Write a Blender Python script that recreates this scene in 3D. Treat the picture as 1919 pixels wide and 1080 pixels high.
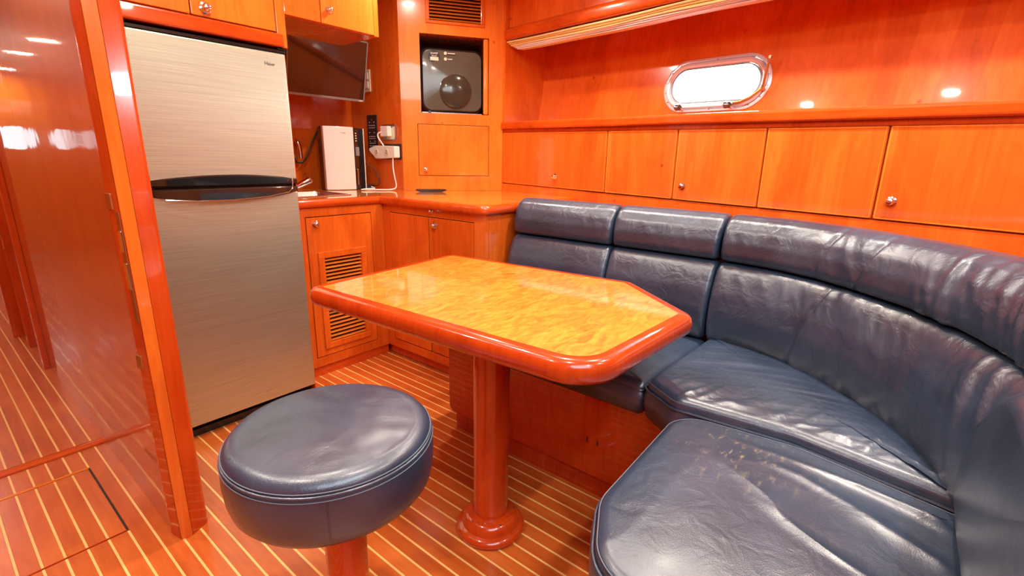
import bpy, bmesh, math, random
from math import sin, cos, pi, radians, sqrt, atan2, hypot
from mathutils import Vector, Matrix, noise
random.seed(7)
S = bpy.context.scene
for o in list(bpy.data.objects): bpy.data.objects.remove(o)
COL = S.collection
# ------------------------------------------------------------------ camera
yaw, pitch, roll = 0.674922, 0.260337, 0.0189733
fw = Vector((cos(pitch)*cos(yaw), cos(pitch)*sin(yaw), -sin(pitch)))
rt = fw.cross(Vector((0, 0, 1))).normalized(); up = rt.cross(fw)
r2 = rt*cos(roll) + up*sin(roll); u2 = up*cos(roll) - rt*sin(roll)
cd = bpy.data.cameras.new('camera'); cam = bpy.data.objects.new('camera', cd); COL.objects.link(cam)
cam.matrix_world = Matrix(((r2.x, u2.x, -fw.x, 0), (r2.y, u2.y, -fw.y, 0), (r2.z, u2.z, -fw.z, 1.15), (0, 0, 0, 1)))
cd.sensor_width = 36; cd.lens = 911.32/1919*36; cd.clip_start = 0.02
S.camera = cam
# ------------------------------------------------------------------ world, light, exposure
W = bpy.data.worlds.new('world'); S.world = W; W.use_nodes = True
nt = W.node_tree; nt.nodes.clear()
wo = nt.nodes.new('ShaderNodeOutputWorld'); bg = nt.nodes.new('ShaderNodeBackground')
tc = nt.nodes.new('ShaderNodeTexCoord'); sp = nt.nodes.new('ShaderNodeSeparateXYZ'); mr = nt.nodes.new('ShaderNodeMapRange')
rmp = nt.nodes.new('ShaderNodeValToRGB'); rmp.color_ramp.elements[0].color = (0.9, 0.97, 1, 1); rmp.color_ramp.elements[1].color = (0.35, 0.68, 0.95, 1)
nt.links.new(tc.outputs['Generated'], sp.inputs[0]); nt.links.new(sp.outputs[2], mr.inputs[0]); mr.inputs[1].default_value = 0.05; mr.inputs[2].default_value = 0.7
nt.links.new(mr.outputs[0], rmp.inputs[0]); nt.links.new(rmp.outputs[0], bg.inputs[0]); bg.inputs[1].default_value = 1.45
nt.links.new(bg.outputs[0], wo.inputs[0])
S.view_settings.view_transform = 'Standard'; S.view_settings.look = 'None'; S.view_settings.gamma = 1.0
S.view_settings.use_curve_mapping = False; S.view_settings.exposure = 0.31
S.cycles.max_bounces = 8; S.cycles.diffuse_bounces = 4; S.cycles.glossy_bounces = 4; S.cycles.sample_clamp_indirect = 6
S.cycles.caustics_reflective = False; S.cycles.caustics_refractive = False
CEIL = 2.2
def area(name, loc, size, power, color, target=None, shape='DISK', size_y=None, spread=None):
    l = bpy.data.lights.new(name, 'AREA'); l.shape = shape; l.size = size; l.energy = power; l.color = color
    if size_y: l.size_y = size_y
    if spread: l.spread = spread
    o = bpy.data.objects.new(name, l); COL.objects.link(o); o.location = loc
    d = (Vector(target)-Vector(loc)) if target else Vector((0, 0, -1))
    o.rotation_euler = d.to_track_quat('-Z', 'Y').to_euler()
    return o
DAY = (0.90, 0.95, 1.0); WARM = (1.0, 0.91, 0.78)
# daylight falling through the companionway hatch in the deck behind the camera
area('hatch_daylight', (-0.35, -0.75, 2.3), 1.5, 26, DAY, (0.5, 0.8, 0.4), 'RECTANGLE', 1.0)
LAMPS = [(0.80, 1.50), (1.82, 2.02), (2.02, 1.35), (1.92, 0.70), (1.82, 0.05), (0.70, 0.60), (0.1, 1.2), (0.0, 2.0), (0.55, -0.5), (1.3, -0.55)]
for x, y in LAMPS: area('ceiling_downlight', (x, y, CEIL-0.015), 0.075, 8.6, WARM, spread=radians(132 if x > 1.7 and y < 1.8 else 168))
# daylight from the water side, just outside the porthole
area('porthole_daylight', (2.83, 0.86, 1.60), 0.46, 22, DAY, (0.5, 0.87, 0.72), 'RECTANGLE', 0.2)
for y in (3.3, 5.26, 6.1, 7.4): area('corridor_downlight', (-0.2, y, 1.94), 0.09, 5, WARM)

# ------------------------------------------------------------------ helpers
class B:
    """collects shapes; build() links them as one mesh object"""
    def __init__(s, M=None): s.bm = bmesh.new(); s.M = M or Matrix()
    def vs(s, pts): return [s.bm.verts.new(s.M @ Vector(p)) for p in pts]
    def face(s, vs):
        try: return s.bm.faces.new(vs)
        except ValueError: return None
    def box(s, x0, x1, y0, y1, z0, z1):
        v = s.vs([(x, y, z) for z in (z0, z1) for y in (y0, y1) for x in (x0, x1)])
        for f in ((0, 2, 3, 1), (4, 5, 7, 6), (0, 1, 5, 4), (2, 6, 7, 3), (0, 4, 6, 2), (1, 3, 7, 5)): s.face([v[i] for i in f])
        return s
    def prism(s, poly, z0, z1, axis='z'):
        def P(a, b, c): return (a, b, c) if axis == 'z' else ((a, c, b) if axis == 'y' else (c, a, b))
        lo = s.vs([P(a, b, z0) for a, b in poly]); hi = s.vs([P(a, b, z1) for a, b in poly]); n = len(poly)
        s.face(lo[::-1]); s.face(hi)
        for i in range(n): s.face([lo[i], lo[(i+1) % n], hi[(i+1) % n], hi[i]])
        return s
    def rings(s, rings, cap=True, closed=False):
        R = [s.vs(r) for r in rings]; n = len(R[0])
        rng = range(len(R)) if closed else range(len(R)-1)
        for k in rng:
            a, b = R[k], R[(k+1) % len(R)]
            for i in range(n): s.face([a[i], a[(i+1) % n], b[(i+1) % n], b[i]])
        if cap and not closed: s.face(R[0][::-1]); s.face(R[-1])
        return s
    def tube(s, path, r, n=10, closed=False):
        path = [Vector(p) for p in path]; N = len(path); rs = []
        prev = None
        for i, p in enumerate(path):
            a = path[(i-1) % N] if (closed or i > 0) else p; b = path[(i+1) % N] if (closed or i < N-1) else p
            t = (b-a).normalized()
            if prev is None:
                e = Vector((0, 0, 1)) if abs(t.z) < 0.9 else Vector((1, 0, 0)); u = t.cross(e).normalized()
            else: u = (prev - t*prev.dot(t)).normalized()
            prev = u; v = t.cross(u); rr = r[i] if isinstance(r, (list, tuple)) else r
            rs.append([p + u*rr*cos(2*pi*k/n) + v*rr*sin(2*pi*k/n) for k in range(n)])
        return s.rings(rs, True, closed)
    def lathe(s, prof, n=40, M=Matrix()):
        return s.rings([[M @ Vector((r*cos(2*pi*k/n), r*sin(2*pi*k/n), z)) for k in range(n)] for r, z in prof])
    def build(s, name, mat, parent=None, bevel=0.0, smooth=False, loc=None, seg=2):
        bmesh.ops.recalc_face_normals(s.bm, faces=s.bm.faces)
        me = bpy.data.meshes.new(name)
        base = Vector(parent['wl']) if parent is not None else (Vector(loc) if loc else Vector())
        if base.length > 0: bmesh.ops.translate(s.bm, verts=s.bm.verts, vec=-base)
        s.bm.to_mesh(me); s.bm.free()
        me.materials.append(mat)
        if smooth:
            me.polygons.foreach_set('use_smooth', [True]*len(me.polygons)); me.set_sharp_from_angle(angle=radians(smooth if smooth is not True else 40))
        o = bpy.data.objects.new(name, me); COL.objects.link(o)
        if parent is not None: o.parent = parent; o['wl'] = tuple(base)
        else: o.location = base; o['wl'] = tuple(base)
        if bevel:
            m = o.modifiers.new('bevel', 'BEVEL'); m.width = bevel; m.segments = seg; m.limit_method = 'ANGLE'; m.angle_limit = radians(35)
        return o
def thing(name, label, cat, loc=(0, 0, 0), group=None):
    o = bpy.data.objects.new(name, None); COL.objects.link(o); o.location = loc; o.empty_display_size = 0.05
    o['wl'] = tuple(loc); o['label'] = label; o['category'] = cat
    if group: o['group'] = group
    return o
def tag(o, label, cat, group=None):
    o['label'] = label; o['category'] = cat
    if group: o['group'] = group
    return o
def struct(o): o['kind'] = 'structure'; return o
def rounded(poly, r, n=8):
    """polygon with its corners rounded; r is one radius or one per corner"""
    out = []; N = len(poly)
    for i, p in enumerate(poly):
        p = Vector(p); a = (Vector(poly[i-1])-p); b = (Vector(poly[(i+1) % N])-p)
        rr = r[i] if isinstance(r, (list, tuple)) else r
        if rr <= 0: out.append(tuple(p)); continue
        ang = a.angle(b); d = min(rr/math.tan(ang/2), a.length*0.49, b.length*0.49); R = d*math.tan(ang/2)
        a.normalize(); b.normalize(); c = p + (a+b).normalized()*(R/sin(ang/2))
        s0 = p+a*d-c; s1 = p+b*d-c; t0 = atan2(s0.y, s0.x); t1 = atan2(s1.y, s1.x)
        dt = (t1-t0+pi) % (2*pi)-pi
        for k in range(n+1): out.append((c.x+R*cos(t0+dt*k/n), c.y+R*sin(t0+dt*k/n)))
    return out
def resample(poly, N, closed=True):
    P = [Vector(p) for p in poly]
    if closed: P = P+[P[0]]
    L = [0]
    for i in range(1, len(P)): L.append(L[-1]+(P[i]-P[i-1]).length)
    out = []; j = 0
    M = N if closed else N-1
    for k in range(N):
        d = L[-1]*k/M
        while j < len(P)-2 and L[j+1] < d: j += 1
        t = (d-L[j])/max(1e-9, L[j+1]-L[j]); out.append(P[j].lerp(P[j+1], min(1, t)))
    return out
def catmull(pts, per=12):
    P = [Vector(p) for p in pts]; P = [P[0]*2-P[1]]+P+[P[-1]*2-P[-2]]; out = []
    for i in range(1, len(P)-2):
        for k in range(per):
            t = k/per; a, b, c, d = P[i-1], P[i], P[i+1], P[i+2]
            out.append(0.5*((2*b)+(-a+c)*t+(2*a-5*b+4*c-d)*t*t+(-a+3*b-3*c+d)*t**3))
    out.append(P[-2]); return out
def inset(poly, d):
    """moves a counter-clockwise outline inwards by d along its normals"""
    n = len(poly); out = []
    for i in range(n):
        t = (Vector(poly[(i+1) % n])-Vector(poly[i-1])); t = Vector((t.x, t.y)).normalized()
        out.append(Vector((poly[i][0], poly[i][1]))+Vector((-t.y, t.x))*d)
    return out

# ------------------------------------------------------------------ materials
def mat_base(name):
    m = bpy.data.materials.new(name); m.use_nodes = True; n = m.node_tree; b = n.nodes['Principled BSDF']; return m, n, b
def N_(n, t, **kw):
    x = n.nodes.new(t)
    for k, v in kw.items():
        if k.startswith('i_'): x.inputs[k[2:].replace('_', ' ')].default_value = v
        else: setattr(x, k, v)
    return x
def plain(name, col, rough=0.5, metal=0.0, coat=0.0, emit=None, spec=0.5, trans=0.0, bump=None):
    m, n, b = mat_base(name); b.inputs['Base Color'].default_value = (*col, 1); b.inputs['Roughness'].default_value = rough
    b.inputs['Metallic'].default_value = metal; b.inputs['Coat Weight'].default_value = coat; b.inputs['Coat Roughness'].default_value = 0.05
    b.inputs['Specular IOR Level'].default_value = spec; b.inputs['Transmission Weight'].default_value = trans
    # faint procedural wear
    nz = N_(n, 'ShaderNodeTexNoise'); nz.inputs['Scale'].default_value = 60; nz.inputs['Detail'].default_value = 3
    tcx = N_(n, 'ShaderNodeTexCoord'); n.links.new(tcx.outputs['Object'], nz.inputs['Vector'])
    mr = N_(n, 'ShaderNodeMapRange'); mr.inputs[3].default_value = max(0, rough-0.04); mr.inputs[4].default_value = rough+0.06
    n.links.new(nz.outputs['Fac'], mr.inputs[0]); n.links.new(mr.outputs[0], b.inputs['Roughness'])
    if bump:
        bp = N_(n, 'ShaderNodeBump'); bp.inputs['Strength'].default_value = bump; bp.inputs['Distance'].default_value = 0.002
        n.links.new(nz.outputs['Fac'], bp.inputs['Height']); n.links.new(bp.outputs[0], b.inputs['Normal'])
    if emit: b.inputs['Emission Color'].default_value = (*emit[0], 1); b.inputs['Emission Strength'].default_value = emit[1]
    return m
def ramp(n, stops):
    r = N_(n, 'ShaderNodeValToRGB'); e = r.color_ramp.elements
    while len(e) < len(stops): e.new(0.5)
    for x, (p, c) in zip(e, stops): x.position = p; x.color = (*c, 1)
    return r
def wood(name, dark, mid, light, axis='z', rough=0.22, coat=0.8, knots=0.5, grain=1.0, var=0.08, rot=0.0, leaf=0.20):
    m, n, b = mat_base(name); L = n.links.new
    tcx = N_(n, 'ShaderNodeTexCoord'); oi = N_(n, 'ShaderNodeObjectInfo')
    rt_ = N_(n, 'ShaderNodeMapping'); rt_.inputs['Rotation'].default_value = (0, 0, rot); L(tcx.outputs['Object'], rt_.inputs['Vector'])
    off = N_(n, 'ShaderNodeVectorMath', operation='SCALE'); sc3 = N_(n, 'ShaderNodeCombineXYZ')
    for i in range(3): L(oi.outputs['Random'], sc3.inputs[i])
    L(sc3.outputs[0], off.inputs[0]); off.inputs['Scale'].default_value = 23.0
    add = N_(n, 'ShaderNodeVectorMath', operation='ADD'); L(rt_.outputs[0], add.inputs[0]); L(off.outputs[0], add.inputs[1])
    k = {'x': (0.05, 1, 1), 'y': (1, 0.05, 1), 'z': (1, 1, 0.05)}[axis]
    mp = N_(n, 'ShaderNodeMapping'); mp.inputs['Scale'].default_value = k; L(add.outputs[0], mp.inputs['Vector'])
    g1 = N_(n, 'ShaderNodeTexNoise'); g1.inputs['Scale'].default_value = 70; g1.inputs['Detail'].default_value = 6; g1.inputs['Roughness'].default_value = 0.65; L(mp.outputs[0], g1.inputs['Vector'])
    k2 = {'x': (0.35, 1, 1), 'y': (1, 0.35, 1), 'z': (1, 1, 0.35)}[axis]
    mp2 = N_(n, 'ShaderNodeMapping'); mp2.inputs['Scale'].default_value = k2; L(add.outputs[0], mp2.inputs['Vector'])
    g2 = N_(n, 'ShaderNodeTexNoise'); g2.inputs['Scale'].default_value = 6.5; g2.inputs['Detail'].default_value = 5; g2.inputs['Distortion'].default_value = 0.8; L(mp2.outputs[0], g2.inputs['Vector'])
    wv = N_(n, 'ShaderNodeMath', operation='SINE'); wm = N_(n, 'ShaderNodeMath', operation='MULTIPLY'); wm.inputs[1].default_value = 46; L(g2.outputs['Fac'], wm.inputs[0]); L(wm.outputs[0], wv.inputs[0])
    mx = N_(n, 'ShaderNodeMath', operation='MULTIPLY'); mx.inputs[1].default_value = 0.028*grain; L(wv.outputs[0], mx.inputs[0])
    s1 = N_(n, 'ShaderNodeMath', operation='MULTIPLY_ADD'); s1.inputs[1].default_value = 0.5*grain; L(g1.outputs['Fac'], s1.inputs[0]); L(mx.outputs[0], s1.inputs[2])
    dt = N_(n, 'ShaderNodeVectorMath', operation='DOT_PRODUCT'); dt.inputs[1].default_value = (1.0, 1.0, 0); L(rt_.outputs[0], dt.inputs[0])
    lm = N_(n, 'ShaderNodeMath', operation='MULTIPLY_ADD'); lm.inputs[1].default_value = 7.3; L(dt.outputs['Value'], lm.inputs[0]); L(oi.outputs['Random'], lm.inputs[2])
    lf = N_(n, 'ShaderNodeMath', operation='FLOOR'); L(lm.outputs[0], lf.inputs[0])
    wn = N_(n, 'ShaderNodeTexWhiteNoise', noise_dimensions='1D'); L(lf.outputs[0], wn.inputs['W'])
    le = N_(n, 'ShaderNodeMath', operation='MULTIPLY_ADD'); le.inputs[1].default_value = leaf; L(wn.outputs['Value'], le.inputs[0]); L(s1.outputs[0], le.inputs[2])
    s2 = N_(n, 'ShaderNodeMath', operation='MULTIPLY_ADD'); s2.inputs[1].default_value = 0.75; L(g2.outputs['Fac'], s2.inputs[0]); L(le.outputs[0], s2.inputs[2])
    s3 = N_(n, 'ShaderNodeMath', operation='MULTIPLY_ADD'); s3.inputs[1].default_value = var*2; L(oi.outputs['Random'], s3.inputs[0]); L(s2.outputs[0], s3.inputs[2])
    s4 = N_(n, 'ShaderNodeMath', operation='SUBTRACT'); s4.inputs[1].default_value = 0.125+leaf/2+0.25*(grain-1)+var; L(s3.outputs[0], s4.inputs[0])
    r = ramp(n, [(0.2, dark), (0.52, mid), (0.85, light)]); L(s4.outputs[0], r.inputs[0])
    # little dark knots
    vo = N_(n, 'ShaderNodeTexVoronoi'); vo.inputs['Scale'].default_value = 9; L(add.outputs[0], vo.inputs['Vector'])
    g3 = N_(n, 'ShaderNodeTexNoise'); g3.inputs['Scale'].default_value = 3.0; L(add.outputs[0], g3.inputs['Vector'])
    th = N_(n, 'ShaderNodeMapRange'); th.inputs[1].default_value = 0.035; th.inputs[2].default_value = 0.10; th.inputs[3].default_value = 1; th.inputs[4].default_value = 0; L(vo.outputs['Distance'], th.inputs[0])
    gt = N_(n, 'ShaderNodeMapRange'); gt.inputs[1].default_value = 0.49; gt.inputs[2].default_value = 0.53; L(g3.outputs['Fac'], gt.inputs[0])
    kn = N_(n, 'ShaderNodeMath', operation='MULTIPLY'); L(th.outputs[0], kn.inputs[0]); L(gt.outputs[0], kn.inputs[1])
    kk = N_(n, 'ShaderNodeMath', operation='MULTIPLY'); kk.inputs[1].default_value = knots; L(kn.outputs[0], kk.inputs[0])
    mixc = N_(n, 'ShaderNodeMix', data_type='RGBA'); L(kk.outputs[0], mixc.inputs[0]); L(r.outputs[0], mixc.inputs[6]); mixc.inputs[7].default_value = (dark[0]*0.35, dark[1]*0.25, dark[2]*0.3, 1)
    L(mixc.outputs[2], b.inputs['Base Color'])
    b.inputs['Roughness'].default_value = rough; b.inputs['Coat Weight'].default_value = coat; b.inputs['Coat Roughness'].default_value = 0.04
    b.inputs['Specular IOR Level'].default_value = 0.3
    bp = N_(n, 'ShaderNodeBump'); bp.inputs['Strength'].default_value = 0.06; bp.inputs['Distance'].default_value = 0.001; L(g1.outputs['Fac'], bp.inputs['Height']); L(bp.outputs[0], b.inputs['Normal'])
    return m
HROT = radians(10.2)
M = {}
M['cherry'] = wood('cherry_wood', (0.5000, 0.0698, 0.0060), (0.6800, 0.1256, 0.0110), (0.8000, 0.2000, 0.0220))
M['cherry_light'] = wood('light_cherry_wood', (0.6600, 0.1395, 0.0140), (0.8000, 0.2185, 0.0240), (0.8800, 0.2976, 0.0400))
M['cherry_hull'] = wood('hull_cherry_wood', (0.5600, 0.0778, 0.0080), (0.7400, 0.1269, 0.0140), (0.8400, 0.1964, 0.0260), knots=0.8)
M['cherry_red'] = wood('red_cherry_wood', (0.3420, 0.0254, 0.0023), (0.5016, 0.0477, 0.0046), (0.6156, 0.0796, 0.0080), knots=0.2, leaf=0.06)
M['cherry_red_x'] = wood('red_cherry_trim', (0.3600, 0.0316, 0.0030), (0.5800, 0.0725, 0.0060), (0.7000, 0.1163, 0.0110), axis='x', knots=0.2, leaf=0.0)
M['cherry_red_y'] = wood('red_cherry_rail', (0.3600, 0.0316, 0.0030), (0.5800, 0.0725, 0.0060), (0.7000, 0.1163, 0.0110), axis='y', knots=0.2, leaf=0.0, rot=-0.0)
M['worktop'] = wood('worktop_wood', (0.5500, 0.1395, 0.0180), (0.7200, 0.2418, 0.0350), (0.8500, 0.3906, 0.0800), axis='x', grain=1.5, knots=0.3, coat=1.0, leaf=0.0)
M['teak'] = wood('teak_plank', (0.3888, 0.0623, 0.0086), (0.5616, 0.1156, 0.0173), (0.7128, 0.1908, 0.0367), axis='y', rough=0.32, coat=0.6, knots=0.0, var=0.10, leaf=0.0)
M['teak'].node_tree.nodes['Principled BSDF'].inputs['Coat Roughness'].default_value = 0.17
M['holly'] = wood('pale_inlay', (0.80, 0.46, 0.13), (0.90, 0.56, 0.19), (0.95, 0.66, 0.27), axis='y', rough=0.3, coat=0.6, knots=0.0, var=0.03, leaf=0.0)
M['gloss'] = wood('glossy_bulkhead_wood', (0.4250, 0.0686, 0.0034), (0.5270, 0.1009, 0.0051), (0.5950, 0.1332, 0.0085), rough=0.4, coat=1.0, knots=0.0, grain=0.7, leaf=0.0)
_n = M['gloss'].node_tree; _z = N_(_n, 'ShaderNodeTexNoise'); _z.inputs['Scale'].default_value = 5; _t = N_(_n, 'ShaderNodeTexCoord'); _n.links.new(_t.outputs['Object'], _z.inputs['Vector'])
_b = N_(_n, 'ShaderNodeBump'); _b.inputs['Strength'].default_value = 0.25; _b.inputs['Distance'].default_value = 0.004; _n.links.new(_z.outputs['Fac'], _b.inputs['Height']); _n.links.new(_b.outputs[0], _n.nodes['Principled BSDF'].inputs['Coat Normal'])
M['gloss'].node_tree.nodes['Principled BSDF'].inputs['Coat IOR'].default_value = 1.55
M['dark'] = plain('dark_recess', (0.03, 0.012, 0.005), 0.6)  # near-black brown; door gaps use it as painted shade
M['black'] = plain('black_plastic', (0.012, 0.012, 0.012), 0.3, coat=0.3)
M['black_gloss'] = plain('black_gloss', (0.01, 0.011, 0.01), 0.08, coat=1.0)
M['grey'] = plain('grey_plastic', (0.22, 0.22, 0.23), 0.4)
M['white'] = plain('white_plastic', (0.82, 0.81, 0.76), 0.3, coat=0.3)
M['cream'] = plain('cream_plastic', (0.75, 0.68, 0.5), 0.45)
M['chrome'] = plain('chrome', (0.85, 0.86, 0.88), 0.08, metal=1)
M['port_metal'] = plain('polished_port_metal', (0.88, 0.92, 0.98), 0.2, metal=0.45, coat=0.6)
M['steel'] = plain('stainless', (0.6, 0.58, 0.55), 0.25, metal=1)
M['brass'] = plain('brass', (0.62, 0.45, 0.20), 0.3, metal=1)
M['ceiling'] = plain('cream_vinyl', (0.86, 0.84, 0.80), 0.6)
M['print'] = plain('white_print', (0.75, 0.75, 0.7), 0.5)
M['print_dark'] = plain('dark_print', (0.03, 0.03, 0.03), 0.5)
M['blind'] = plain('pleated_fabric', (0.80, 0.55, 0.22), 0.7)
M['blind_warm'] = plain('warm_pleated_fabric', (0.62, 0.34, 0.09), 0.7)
M['blind_daylit'] = plain('daylit_pleat_edge', (0.85, 0.82, 0.85), 0.6)  # bluish daylight on the lower pleats, put into the fabric colour
M['thread'] = plain('thread', (0.16, 0.18, 0.22), 0.7)
def glass_mat():
    m, n, b = mat_base('porthole_glass'); n.nodes.remove(b); out = n.nodes['Material Output']
    tr = N_(n, 'ShaderNodeBsdfTransparent'); gl = N_(n, 'ShaderNodeBsdfGlossy'); gl.inputs['Roughness'].default_value = 0.02
    tr.inputs['Color'].default_value = (0.93, 0.98, 1, 1)
    fr = N_(n, 'ShaderNodeFresnel'); mx = N_(n, 'ShaderNodeMixShader'); n.links.new(fr.outputs[0], mx.inputs[0]); n.links.new(tr.outputs[0], mx.inputs[1]); n.links.new(gl.outputs[0], mx.inputs[2]); n.links.new(mx.outputs[0], out.inputs[0])
    return m
M['glass'] = glass_mat()
def burl():
    m, n, b = mat_base('burl_veneer'); L = n.links.new
    tcx = N_(n, 'ShaderNodeTexCoord'); mp = N_(n, 'ShaderNodeMapping'); mp.inputs['Rotation'].default_value = (0, 0, radians(55)); mp.inputs['Scale'].default_value = (1, 2.6, 1); L(tcx.outputs['Object'], mp.inputs[0])
    a = N_(n, 'ShaderNodeTexNoise'); a.inputs['Scale'].default_value = 11; a.inputs['Detail'].default_value = 8; a.inputs['Roughness'].default_value = 0.7; a.inputs['Distortion'].default_value = 1.6; L(mp.outputs[0], a.inputs['Vector'])
    r = ramp(n, [(0.32, (0.46, 0.11, 0.010)), (0.44, (0.62, 0.21, 0.018)), (0.56, (0.70, 0.30, 0.030)), (0.74, (0.76, 0.42, 0.07))]); L(a.outputs['Fac'], r.inputs[0])
    c = N_(n, 'ShaderNodeTexNoise'); c.inputs['Scale'].default_value = 4.5; c.inputs['Detail'].default_value = 3; L(tcx.outputs['Object'], c.inputs['Vector'])
    mr = N_(n, 'ShaderNodeMapRange'); mr.inputs[1].default_value = 0.60; mr.inputs[2].default_value = 0.78; mr.inputs[4].default_value = 0.7; L(c.outputs['Fac'], mr.inputs[0])
    d = N_(n, 'ShaderNodeTexNoise'); d.inputs['Scale'].default_value = 28; d.inputs['Detail'].default_value = 5; L(mp.outputs[0], d.inputs['Vector'])
    mr2 = N_(n, 'ShaderNodeMapRange'); mr2.inputs[1].default_value = 0.52; mr2.inputs[2].default_value = 0.68; mr2.inputs[4].default_value = 0.7; L(d.outputs['Fac'], mr2.inputs[0])
    ad = N_(n, 'ShaderNodeMath', operation='MAXIMUM'); L(mr.outputs[0], ad.inputs[0]); L(mr2.outputs[0], ad.inputs[1])
    mx = N_(n, 'ShaderNodeMix', data_type='RGBA'); L(ad.outputs[0], mx.inputs[0]); L(r.outputs[0], mx.inputs[6]); mx.inputs[7].default_value = (0.55, 0.16, 0.02, 1); L(mx.outputs[2], b.inputs['Base Color'])
    b.inputs['Roughness'].default_value = 0.3; b.inputs['Coat Weight'].default_value = 1; b.inputs['Coat Roughness'].default_value = 0.06
    return m
M['burl'] = burl()
def leather(name, col=(0.011, 0.023, 0.047), wr=0.5, marks=False):
    m, n, b = mat_base(name); L = n.links.new
    tcx = N_(n, 'ShaderNodeTexCoord')
    big = N_(n, 'ShaderNodeTexNoise'); big.inputs['Scale'].default_value = 5; big.inputs['Detail'].default_value = 5; L(tcx.outputs['Object'], big.inputs['Vector'])
    lt = tuple(min(1, c*1.7+0.010) for c in col)
    r = ramp(n, [(0.35, col), (0.72, lt)]); L(big.outputs['Fac'], r.inputs[0])
    if marks:
        mp = N_(n, 'ShaderNodeMapping'); mp.inputs['Scale'].default_value = (1, 3, 1); mp.inputs['Rotation'].default_value = (0, 0, radians(-40)); L(tcx.outputs['Object'], mp.inputs[0])
        s = N_(n, 'ShaderNodeTexNoise'); s.inputs['Scale'].default_value = 26; s.inputs['Detail'].default_value = 7; s.inputs['Roughness'].default_value = 0.7; L(mp.outputs[0], s.inputs['Vector'])
        mr = N_(n, 'ShaderNodeMapRange'); mr.inputs[1].default_value = 0.56; mr.inputs[2].default_value = 0.70; mr.inputs[4].default_value = 0.6; L(s.outputs['Fac'], mr.inputs[0])
        # worn patch around one place
        vd = N_(n, 'ShaderNodeVectorMath', operation='DISTANCE'); L(tcx.outputs['Object'], vd.inputs[0]); vd.inputs[1].default_value = marks
        fo = N_(n, 'ShaderNodeMapRange'); fo.inputs[1].default_value = 0.03; fo.inputs[2].default_value = 0.20; fo.inputs[3].default_value = 1; fo.inputs[4].default_value = 0; L(vd.outputs['Value'], fo.inputs[0])
        mm = N_(n, 'ShaderNodeMath', operation='MULTIPLY'); L(mr.outputs[0], mm.inputs[0]); L(fo.outputs[0], mm.inputs[1])
        mx = N_(n, 'ShaderNodeMix', data_type='RGBA'); L(mm.outputs[0], mx.inputs[0]); L(r.outputs[0], mx.inputs[6]); mx.inputs[7].default_value = (0.45, 0.36, 0.18, 1); L(mx.outputs[2], b.inputs['Base Color'])
    else: L(r.outputs[0], b.inputs['Base Color'])
    rg = N_(n, 'ShaderNodeMapRange'); rg.inputs[3].default_value = 0.28; rg.inputs[4].default_value = 0.44; L(big.outputs['Fac'], rg.inputs[0]); L(rg.outputs[0], b.inputs['Roughness'])
    vo = N_(n, 'ShaderNodeTexVoronoi'); vo.inputs['Scale'].default_value = 420; L(tcx.outputs['Object'], vo.inputs['Vector'])
    cr = N_(n, 'ShaderNodeTexNoise'); cr.inputs['Scale'].default_value = 16; cr.inputs['Detail'].default_value = 3; cr.inputs['Roughness'].default_value = 0.5; cr.inputs['Distortion'].default_value = 1.2; L(tcx.outputs['Object'], cr.inputs['Vector'])
    b1 = N_(n, 'ShaderNodeBump'); b1.inputs['Strength'].default_value = wr; b1.inputs['Distance'].default_value = 0.006; L(cr.outputs['Fac'], b1.inputs['Height'])
    b2 = N_(n, 'ShaderNodeBump'); b2.inputs['Strength'].default_value = 0.18; b2.inputs['Distance'].default_value = 0.001; L(vo.outputs['Distance'], b2.inputs['Height']); L(b1.outputs[0], b2.inputs['Normal']); L(b2.outputs[0], b.inputs['Normal'])
    b.inputs['Specular IOR Level'].default_value = 1.0; b.inputs['Coat Weight'].default_value = 0.25; b.inputs['Coat Roughness'].default_value = 0.25; b.inputs['Coat IOR'].default_value = 1.6
    return m
M['leather'] = leather('navy_leather')
M['leather_smooth'] = leather('smooth_navy_leather', wr=0.22)
M['leather_worn'] = leather('worn_navy_leather', wr=0.3, marks=(0.18, 0.10, 0.125))
def brushed():
    m, n, b = mat_base('brushed_steel'); L = n.links.new
    tcx = N_(n, 'ShaderNodeTexCoord'); mp = N_(n, 'ShaderNodeMapping'); mp.inputs['Scale'].default_value = (3, 3, 420); L(tcx.outputs['Object'], mp.inputs[0])
    a = N_(n, 'ShaderNodeTexNoise'); a.inputs['Scale'].default_value = 1.5; a.inputs['Detail'].default_value = 5; L(mp.outputs[0], a.inputs['Vector'])
    r = ramp(n, [(0.3, (0.52, 0.56, 0.42)), (0.7, (0.68, 0.74, 0.56))]); L(a.outputs['Fac'], r.inputs[0]); L(r.outputs[0], b.inputs['Base Color'])
    b.inputs['Metallic'].default_value = 0.85; mr = N_(n, 'ShaderNodeMapRange'); mr.inputs[3].default_value = 0.34; mr.inputs[4].default_value = 0.5; L(a.outputs['Fac'], mr.inputs[0]); L(mr.outputs[0], b.inputs['Roughness'])
    b.inputs['Anisotropic'].default_value = 0.6
    bp = N_(n, 'ShaderNodeBump'); bp.inputs['Strength'].default_value = 0.12; bp.inputs['Distance'].default_value = 0.0005; L(a.outputs['Fac'], bp.inputs['Height']); L(bp.outputs[0], b.inputs['Normal'])
    return m
M['brushed'] = brushed()

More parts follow.
